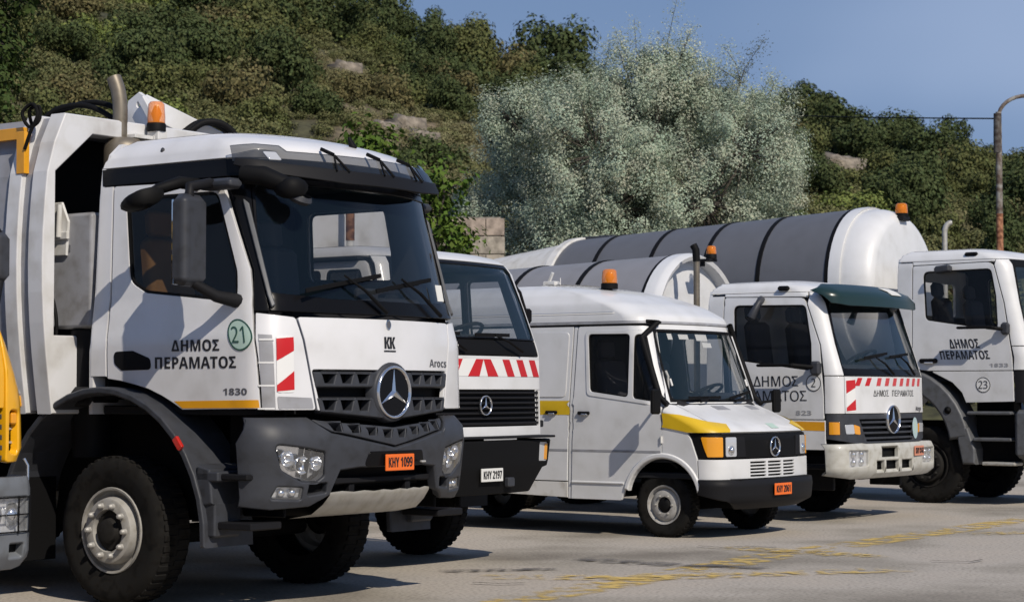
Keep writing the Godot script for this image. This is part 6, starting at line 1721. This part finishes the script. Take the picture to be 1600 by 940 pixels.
func scrub() -> void:
	foliage("leaves", 0.4)
	laid(mat("bark", lin(0.10, 0.085, 0.07), 0.9), noise(51, 0.03, [[0.2, grey(0.6)], [0.8, grey(1.0)]], 256), 2.0)
	laid(mat("rock", lin(0.36, 0.31, 0.25), 0.95), noise(52, 0.02, [[0.2, grey(0.6)], [0.8, grey(1.0)]], 256, 5), 0.6)
	var dark := Color(0.066, 0.086, 0.034)
	var olive := Color(0.106, 0.117, 0.044)
	var brown := Color(0.129, 0.117, 0.053)
	var fresh := Color(0.149, 0.182, 0.053)
	var kinds := []
	for k in 9:
		kinds.append(bush_mesh(100 + k, [dark, dark, olive, olive, olive, brown, brown, dark, fresh][k], [1.15, 0.85, 0.9, 1.3, 0.75, 0.7, 1.0, 1.4, 0.7][k], 12 + k % 4, 4800, 0.088))
	rng.seed = 77
	# low growth between the shrubs: too much to count
	var mm := MultiMesh.new()
	mm.transform_format = MultiMesh.TRANSFORM_3D
	mm.mesh = bush_mesh(200, Color(0.138, 0.143, 0.063), 0.5, 9, 900, 0.12)
	var spots := []
	while spots.size() < 6500:
		var z := -lerpf(42.0, 136.0, rng.randf())
		var x := rng.randf_range(-0.36, 0.36) * -z
		var keep := true
		for q in bare:
			keep = keep and Vector2(x, z).distance_to(q[0]) > q[1] * rng.randf_range(0.5, 1.2)
		if keep:
			var s := rng.randf_range(0.45, 1.05)
			spots.append(Transform3D(Basis(Vector3.UP, rng.randf() * TAU).scaled(Vector3(s, s * rng.randf_range(0.6, 1.1), s)), Vector3(x, hill_height(x, z) - 0.1, z)))
	mm.instance_count = spots.size()
	for k in spots.size():
		mm.set_instance_transform(k, spots[k])
	var low := MultiMeshInstance3D.new()
	low.name = "undergrowth"
	low.multimesh = mm
	low.material_override = M.leaves
	add_child(low)
	tag(low, "low grey green scrub covering the hillside between the shrubs", "undergrowth", "", "stuff")
	rng.seed = 91
	var pale := MultiMesh.new()
	pale.transform_format = MultiMesh.TRANSFORM_3D
	pale.mesh = bush_mesh(201, Color(0.20, 0.19, 0.10), 0.45, 8, 800, 0.11)
	spots = []
	for q in [[-3.6, -75.0, 5.0, 5.0], [-3.6, -75.0, 4.0, 5.0], [-7.6, -90.0, 3.0, 4.0], [-2.6, -82.0, 3.0, 3.0], [-8.0, -94.0, 4.0, 3.0], [14.5, -92.0, 4.0, 6.0], [17.5, -80.0, 4.0, 3.0], [-3.8, -66.0, 4.0, 3.0]]:
		for k in 60:
			var x: float = q[0] + rng.randfn() * q[2] * 0.55
			var z: float = q[1] + rng.randfn() * q[3] * 0.55
			var s := rng.randf_range(0.25, 0.75)
			spots.append(Transform3D(Basis(Vector3.UP, rng.randf() * TAU).scaled(Vector3(s, s, s)), Vector3(x, hill_height(x, z) - 0.08, z)))
	pale.instance_count = spots.size()
	for k in spots.size():
		pale.set_instance_transform(k, spots[k])
	var tufts := MultiMeshInstance3D.new()
	tufts.name = "dry_grass"
	tufts.multimesh = pale
	tufts.material_override = M.leaves
	add_child(tufts)
	tag(tufts, "pale dry tufts growing on and around the bare patches of the slope", "dry grass", "", "stuff")
	# shrubs one can tell apart
	var done := []
	var tries := 0
	while done.size() < 285 and tries < 40000:
		tries += 1
		var d := lerpf(46.0, 131.0, pow(rng.randf(), 0.62))
		var px := rng.randf_range(-0.30, 0.29)
		var x := px * d
		var y := hill_height(x, -d)
		var s := lerpf(1.0, 2.15, clampf((d - 46.0) / 70.0, 0.0, 1.0)) * rng.randf_range(0.7, 1.3)
		var up := (y + s * 1.6 - 1.45) / d                       # how high its top stands in the view
		if up < (0.115 if px < -0.06 else 0.06):                # hidden behind the vehicles
			continue
		var clear := true
		for q in done:
			if Vector2(x, -d).distance_to(q[0]) < (s + q[1]) * 0.62:
				clear = false
				break
		for q in bare:
			if Vector2(x, -d).distance_to(q[0]) < q[1] * 0.9:
				clear = false
		if not clear:
			continue
		done.append([Vector2(x, -d), s])
		var kind: int = [0, 1, 2, 3, 4, 5, 6, 7, 0, 1, 2, 7, 3, 8][rng.randi() % 14]
		var o := part(self, "shrub", kinds[kind], M.leaves)
		o.position = Vector3(x, y - 0.15 * s, -d)
		o.rotation.y = rng.randf() * TAU
		o.scale = Vector3(s, s * rng.randf_range(0.85, 1.2), s)
		var where := "left slope above truck 21" if px < -0.09 else "middle slope left of the silver tree" if px < 0.02 else "slope behind the silver tree" if px < 0.14 else "right slope above tanker 23"
		var how: String = ["dark green tall", "dark green rounded", "olive rounded", "olive tall", "olive low", "brownish low", "brownish rounded", "dark green upright", "fresh green low"][kind]
		tag(o, how + " shrub in the scrub on the " + where, "shrub", how + " shrubs on the " + where)
	# the trees that stand out on the skyline
	for q in [[-0.064, 128.0, 2.3, 1.5, 0, "broad dark tree on the skyline, furthest left where the sky begins"], [-0.042, 127.0, 2.1, 1.3, 7, "rounded dark tree on the skyline, second from the left"], [-0.022, 126.0, 2.0, 1.3, 3, "low dark tree on the skyline between the rounded one and the domed one"], [0.021, 122.0, 3.1, 1.35, 0, "large domed dark tree on the skyline just left of the silver tree"], [0.036, 124.0, 2.2, 1.2, 1, "smaller dark tree touching the domed skyline tree, behind the silver tree"], [0.142, 122.0, 2.4, 1.1, 7, "dark tree on the skyline just right of the silver tree"], [0.192, 120.0, 2.3, 1.15, 0, "tall dark tree on the skyline above the beacon of tanker 23"], [0.216, 126.0, 2.1, 1.3, 7, "open crowned dark tree on the skyline left of the lamp post"], [0.248, 124.0, 2.2, 1.0, 1, "dark tree on the skyline right of the lamp post"]]:
		var x: float = q[0] * q[1]
		var y := hill_height(x, -q[1])
		var t := thing("tree", q[5], "tree", Vector3(x, y - 0.2, -q[1]), q[0] * 40.0)
		part(t, "trunk", G.new().tube([Vector3(0, -0.3, 0), Vector3(0.1, 0.8, 0), Vector3(0, q[2] * q[3] * 0.9, 0.1)], [0.22, 0.16, 0.06], 8), M.bark)
		var cr := part(t, "crown", kinds[q[4]], M.leaves)
		cr.position.y = 0.7
		cr.scale = Vector3(q[2], q[2] * q[3] * 0.8, q[2])
	for q in [[15.9, -98.5, 0.95, "pale rock outcrop on the hillside just above tanker 23"], [17.3, -99.5, 0.6, "smaller pale rock right of the outcrop above tanker 23"], [-7.7, -94.6, 0.55, "pale boulder on the bare patch high on the left slope"], [-3.3, -74.5, 0.5, "pale stone on the grassy clearing, rightmost of the three there"], [-4.6, -73.5, 0.42, "pale stone on the grassy clearing, leftmost of the three there"], [-4.0, -77.5, 0.55, "pale stone on the grassy clearing, highest of the three there"]]:
		rng.seed = int(q[2] * 1000)
		var g := G.new().ball(Vector3.ZERO, Vector3(q[2] * 1.5, q[2], q[2]), 16)
		for k in g.p.size():
			var v := g.p[k]
			g.p[k] = v.snapped(Vector3.ONE * q[2] * 0.22) * (1.0 + 0.22 * sin(v.x * 4.1 / q[2] + 1.0) * sin(v.y * 5.3 / q[2]) + 0.12 * sin(v.z * 9.0 / q[2] + v.x * 7.0 / q[2]))
		var o := part(self, "rock", g, M.rock)
		o.position = Vector3(q[0], hill_height(q[0], q[1]) + q[2] * 0.2, q[1])
		tag(o, q[3], "rock")


func near_trees() -> void:
	rng.seed = 31
	var silver := Color(0.42, 0.475, 0.365)
	foliage("silver_leaves", 0.75)
	var d := 42.0
	var s := 3200.0 / d
	var blobs := []
	for q in [[1040, 235, 125], [930, 250, 115], [820, 245, 95], [765, 305, 62], [1160, 245, 88], [1205, 305, 58], [995, 150, 80], [1055, 125, 62], [955, 335, 105], [1095, 320, 105], [850, 330, 88], [885, 185, 62], [1120, 175, 58], [1180, 180, 45], [800, 195, 50], [735, 345, 40], [1235, 250, 24], [1000, 430, 120], [880, 440, 100], [1120, 430, 100]]:
		blobs.append([Vector3((q[0] - 985.0) / s, 1.45 + (613.0 - q[1]) / s, rng.randf_range(-1.3, 1.3)), q[2] / s])
	var t := clump_tree("silver_tree", "large silvery grey green tree with feathery shoots rising behind the tankers", Vector3((985.0 - 800.0) / 3200.0 * d, 0, -d), [[[Vector3(0, -0.2, 0), Vector3(0.1, 1.2, 0), Vector3(0, 2.8, 0)], [0.26, 0.2, 0.16]], [[Vector3(0, 1.0, 0), Vector3(1.0, 3.0, 0.3), Vector3(1.6, 5.0, 0.2)], [0.16, 0.12, 0.07]], [[Vector3(0, 1.0, 0), Vector3(-1.2, 3.0, -0.3), Vector3(-2.0, 4.6, -0.2)], [0.16, 0.12, 0.07]], [[Vector3(0, 2.6, 0), Vector3(0.3, 5.0, 0.0), Vector3(0.6, 7.4, 0.2)], [0.16, 0.10, 0.05]]], blobs, silver, 0.050, 0.55, 210, 165, 0.85, "", M.silver_leaves)
	var g := G.new()
	var wood := G.new()
	for q in [[1040, 130, 1046, 60, 1060, -8], [1020, 140, 995, 80, 992, 28], [1000, 120, 975, 70, 962, 48], [1150, 150, 1165, 105, 1195, 62], [1160, 130, 1150, 100, 1135, 68], [1165, 125, 1130, 105, 1108, 88], [1190, 160, 1215, 130, 1250, 148], [1060, 110, 1075, 60, 1085, 35], [930, 130, 950, 90, 955, 60], [1205, 150, 1210, 130, 1205, 118], [840, 170, 850, 140, 848, 120], [1100, 150, 1110, 110, 1105, 95]]:
		var path := []
		for k in 3:
			path.append(Vector3((q[k * 2] - 985.0) / s, 1.45 + (613.0 - q[k * 2 + 1]) / s, rng.randf_range(-0.3, 0.3)))
		spray(g, wood, path, silver if q[0] != 1150 else Color(0.12, 0.13, 0.09), 0.05, 520, 0.11)
	part(t, "shoot_leaves", g, M.silver_leaves).set_meta("kind", "stuff")
	part(t, "shoots", wood, M.bark).set_meta("kind", "stuff")
	rng.seed = 32
	d = 31.0
	s = 3200.0 / d
	blobs = []
	for q in [[695, 300, 34], [692, 350, 34], [565, 226, 24], [595, 232, 26], [714, 378, 20], [672, 285, 24], [650, 330, 50], [600, 300, 50], [620, 380, 60], [700, 385, 30]]:
		blobs.append([Vector3((q[0] - 640.0) / s, 1.45 + (613.0 - q[1]) / s, rng.randf_range(-0.5, 0.5)), q[2] / s])
	clump_tree("green_tree", "young bright green leafy tree showing behind the cab of truck 21", Vector3((640.0 - 800.0) / 3200.0 * d, 0, -d), [[[Vector3(0, -0.2, 0), Vector3(0.05, 1.5, 0), Vector3(0, 2.6, 0)], [0.12, 0.10, 0.07]]], blobs, Color(0.075, 0.125, 0.022), 0.11, 0.6, 110, 20, 0.9)
	rng.seed = 33
	d = 36.0
	s = 3200.0 / d
	blobs = []
	for q in [[-25, 60, 50], [-15, 130, 42], [0, -20, 55], [-60, 90, 70], [-70, 0, 80], [-40, 190, 50], [-90, 150, 70]]:
		blobs.append([Vector3((q[0] + 60.0) / s, 1.45 + (613.0 - q[1]) / s, rng.randf_range(-0.5, 0.5)), q[2] / s])
	clump_tree("dark_tree", "dark green leafy tree at the left edge above the garbage truck", Vector3((-60.0 - 800.0) / 3200.0 * d, 0, -d), [[[Vector3(0, -0.2, 0), Vector3(-0.1, 2.0, 0), Vector3(0, 4.6, 0)], [0.2, 0.17, 0.1]]], blobs, Color(0.045, 0.070, 0.020), 0.12, 0.6, 120, 26, 1.0)


func yard_edge() -> void:
	# a wall of concrete blocks at the foot of the hill
	var t := thing("block_wall", "pale concrete block wall at the foot of the hill behind the trucks", "wall", Vector3(-4.6, 0, -36.0))
	var m := laid(mat("block", lin(0.40, 0.355, 0.29), 0.92), noise(61, 0.02, [[0.1, grey(0.72)], [0.7, grey(1.0)]], 256, 5), 0.8, true)
	var m2 := laid(mat("block_pink", lin(0.40, 0.325, 0.265), 0.92), m.albedo_texture, 0.8, true)
	part(t, "mortar", G.new().box(Vector3(0, 2.27, -0.12), Vector3(8.80, 4.54, 0.24), 0.0), laid(mat("mortar", lin(0.27, 0.245, 0.21), 0.95), m.albedo_texture, 1.0, true))
	var long := G.new().box(Vector3.ZERO, Vector3(0.67, 0.305, 0.26), 0.012).mesh()
	var short := G.new().box(Vector3.ZERO, Vector3(0.325, 0.305, 0.26), 0.012).mesh()
	rng.seed = 5
	for row in 14:
		var x := -4.4
		var k := 0
		while x < 4.35:
			var half := (row % 2 == 1 and (k == 0 or x > 4.0)) or x > 4.05
			var b := part(t, "block", short if half else long, m2 if row == 13 or rng.randf() < 0.15 else m)
			b.position = Vector3(x + (0.169 if half else 0.3415), 0.165 + row * 0.323, -0.105 + rng.randf_range(-0.006, 0.006))
			x += 0.338 if half else 0.683
			k += 1
	# street lamp with its arm reaching to the right, out of the picture
	t = thing("street_lamp", "tall street lamp post, grey above and rusty below, with curved arm", "street lamp", Vector3(9.56, 0, -40.0))
	part(t, "base_plate", G.new().box(Vector3(0, 0.02, 0), Vector3(0.4, 0.04, 0.4), 0.005), M.rust)
	part(t, "post", G.new().tube([Vector3(0, 0, 0), Vector3(0, 4.95, 0)], [0.078, 0.066], 16), laid(mat("post_rust", lin(0.42, 0.20, 0.11), 0.8), M.rust.albedo_texture, 1.2))
	part(t, "upper_post", G.new().tube([Vector3(0, 4.95, 0), Vector3(0, 6.95, 0)], [0.064, 0.058], 16), laid(mat("post_grey", lin(0.26, 0.25, 0.23), 0.7), M.rust.albedo_texture, 0.7))
	part(t, "collar", G.new().tube([Vector3(-0.03, 6.15, 0), Vector3(-0.02, 6.92, 0)], 0.078, 14), laid(mat("collar", lin(0.10, 0.095, 0.09), 0.7), M.rust.albedo_texture, 1.0))
	var arm := []
	for k in 9:
		var a := PI / 2 * k / 8.0
		arm.append(Vector3(0.55 - cos(a) * 0.55, 6.85 + sin(a) * 0.42, 0))
	arm.append(Vector3(1.9, 7.62, 0))
	part(t, "arm", G.new().tube(arm, 0.038, 12), M.post_grey)
	part(t, "lamp_head", G.new().box(Vector3(2.15, 7.66, 0), Vector3(0.62, 0.13, 0.26), 0.05, Basis(Vector3(0, 0, 1), 0.2)), M.post_grey)
	t = thing("utility_pole", "wooden pole carrying the overhead wire, behind the silver tree", "utility pole", Vector3(3.9, hill_height(3.9, -62.0), -62.0))
	part(t, "post", G.new().tube([Vector3(0, -0.3, 0), Vector3(0, 10.2 - t.position.y, 0)], [0.14, 0.10], 10), M.bark)
	part(t, "crossarm", G.new().box(Vector3(0, 9.9 - t.position.y, 0), Vector3(1.2, 0.1, 0.1), 0.01), M.bark)
	var wire := []
	for k in 13:
		var q := k / 12.0
		wire.append(Vector3(9.5, 6.82, -40.0).lerp(Vector3(3.9, 10.1, -62.0), q) - Vector3(0, 0.08 * sin(PI * q), 0))
	tag(part(self, "overhead_wire", G.new().tube(wire, 0.014, 6), M.black), "thin dark overhead wire running left from the street lamp", "wire")
	var y := hill_height(9.75, -46.0)
	var pipe := [Vector3(0, -0.3, 0), Vector3(0, 5.05 - y, 0)]
	for k in 5:
		var a := PI / 2 * (k + 1) / 5.0
		pipe.append(Vector3(0.16 - cos(a) * 0.16, 5.05 - y + sin(a) * 0.22, 0))
	tag(part(self, "vent_pipe", G.new().tube(pipe, 0.062, 12), M.silver), "white vent pipe with bent top standing beyond tanker 23", "pipe")
	get_node("vent_pipe").position = Vector3(9.75, y, -46.0)


func _ready() -> void:
	rng.seed = 7
	var cam := Camera3D.new()
	cam.name = "camera"
	cam.position = Vector3(0, 1.45, 0)
	cam.rotation.x = atan(143.0 / 3200.0)
	cam.fov = rad_to_deg(2.0 * atan(470.0 / 3200.0))
	cam.near = 0.5
	cam.far = 4000.0
	var lens := CameraAttributesPhysical.new()
	lens.frustum_focal_length = 12.0 / (470.0 / 3200.0)
	lens.frustum_focus_distance = 17.0
	lens.frustum_near = 0.5
	lens.frustum_far = 4000.0
	lens.exposure_aperture = 5.6
	cam.attributes = lens
	add_child(cam)
	materials()
	var sun := DirectionalLight3D.new()
	sun.name = "sun"
	sun.light_energy = 1.32
	sun.light_color = Color(1.0, 0.96, 0.90)
	sun.light_angular_distance = 0.5
	sun.shadow_enabled = true
	add_child(sun)
	sun.look_at_from_position(Vector3.ZERO, -Vector3(0.376, 0.65, 0.657), Vector3.UP)
	var env := WorldEnvironment.new()
	env.name = "environment"
	env.environment = Environment.new()
	var e := env.environment
	e.background_mode = Environment.BG_SKY
	e.sky = Sky.new()
	var sky := ProceduralSkyMaterial.new()
	sky.sky_top_color = lin(0.07, 0.145, 0.34)
	sky.sky_horizon_color = lin(0.235, 0.345, 0.535)
	sky.sky_curve = 0.30
	sky.ground_bottom_color = lin(0.10, 0.095, 0.085)
	sky.ground_horizon_color = lin(0.22, 0.22, 0.22)
	sky.sun_angle_max = 3.0
	var haze := FastNoiseLite.new()                       # thin high cloud
	haze.seed = 12
	haze.frequency = 1.3
	haze.fractal_octaves = 5
	var im := Image.create(512, 256, false, Image.FORMAT_RGBAF)
	for yy in 256:
		var up := PI * (0.5 - (yy + 0.5) / 256.0)
		for xx in 512:
			var a := TAU * (xx + 0.5) / 512.0
			var v := haze.get_noise_3d(cos(a) * cos(up), sin(up) * 4.0, sin(a) * cos(up))
			im.set_pixel(xx, yy, Color(0.9, 0.92, 1.0, 0.13 * smoothstep(0.0, 0.45, v)))
	sky.sky_cover = ImageTexture.create_from_image(im)
	e.sky.sky_material = sky
	e.tonemap_mode = Environment.TONE_MAPPER_LINEAR
	e.tonemap_exposure = 1.0
	e.sdfgi_enabled = true
	e.ssao_enabled = true
	e.ssil_enabled = true
	add_child(env)
	ground_and_hill()
	scrub()
	near_trees()
	yard_edge()
	garbage_truck_21()
	garbage_truck_old()
	van()
	tanker_2()
	tanker_23()
	yellow_truck()
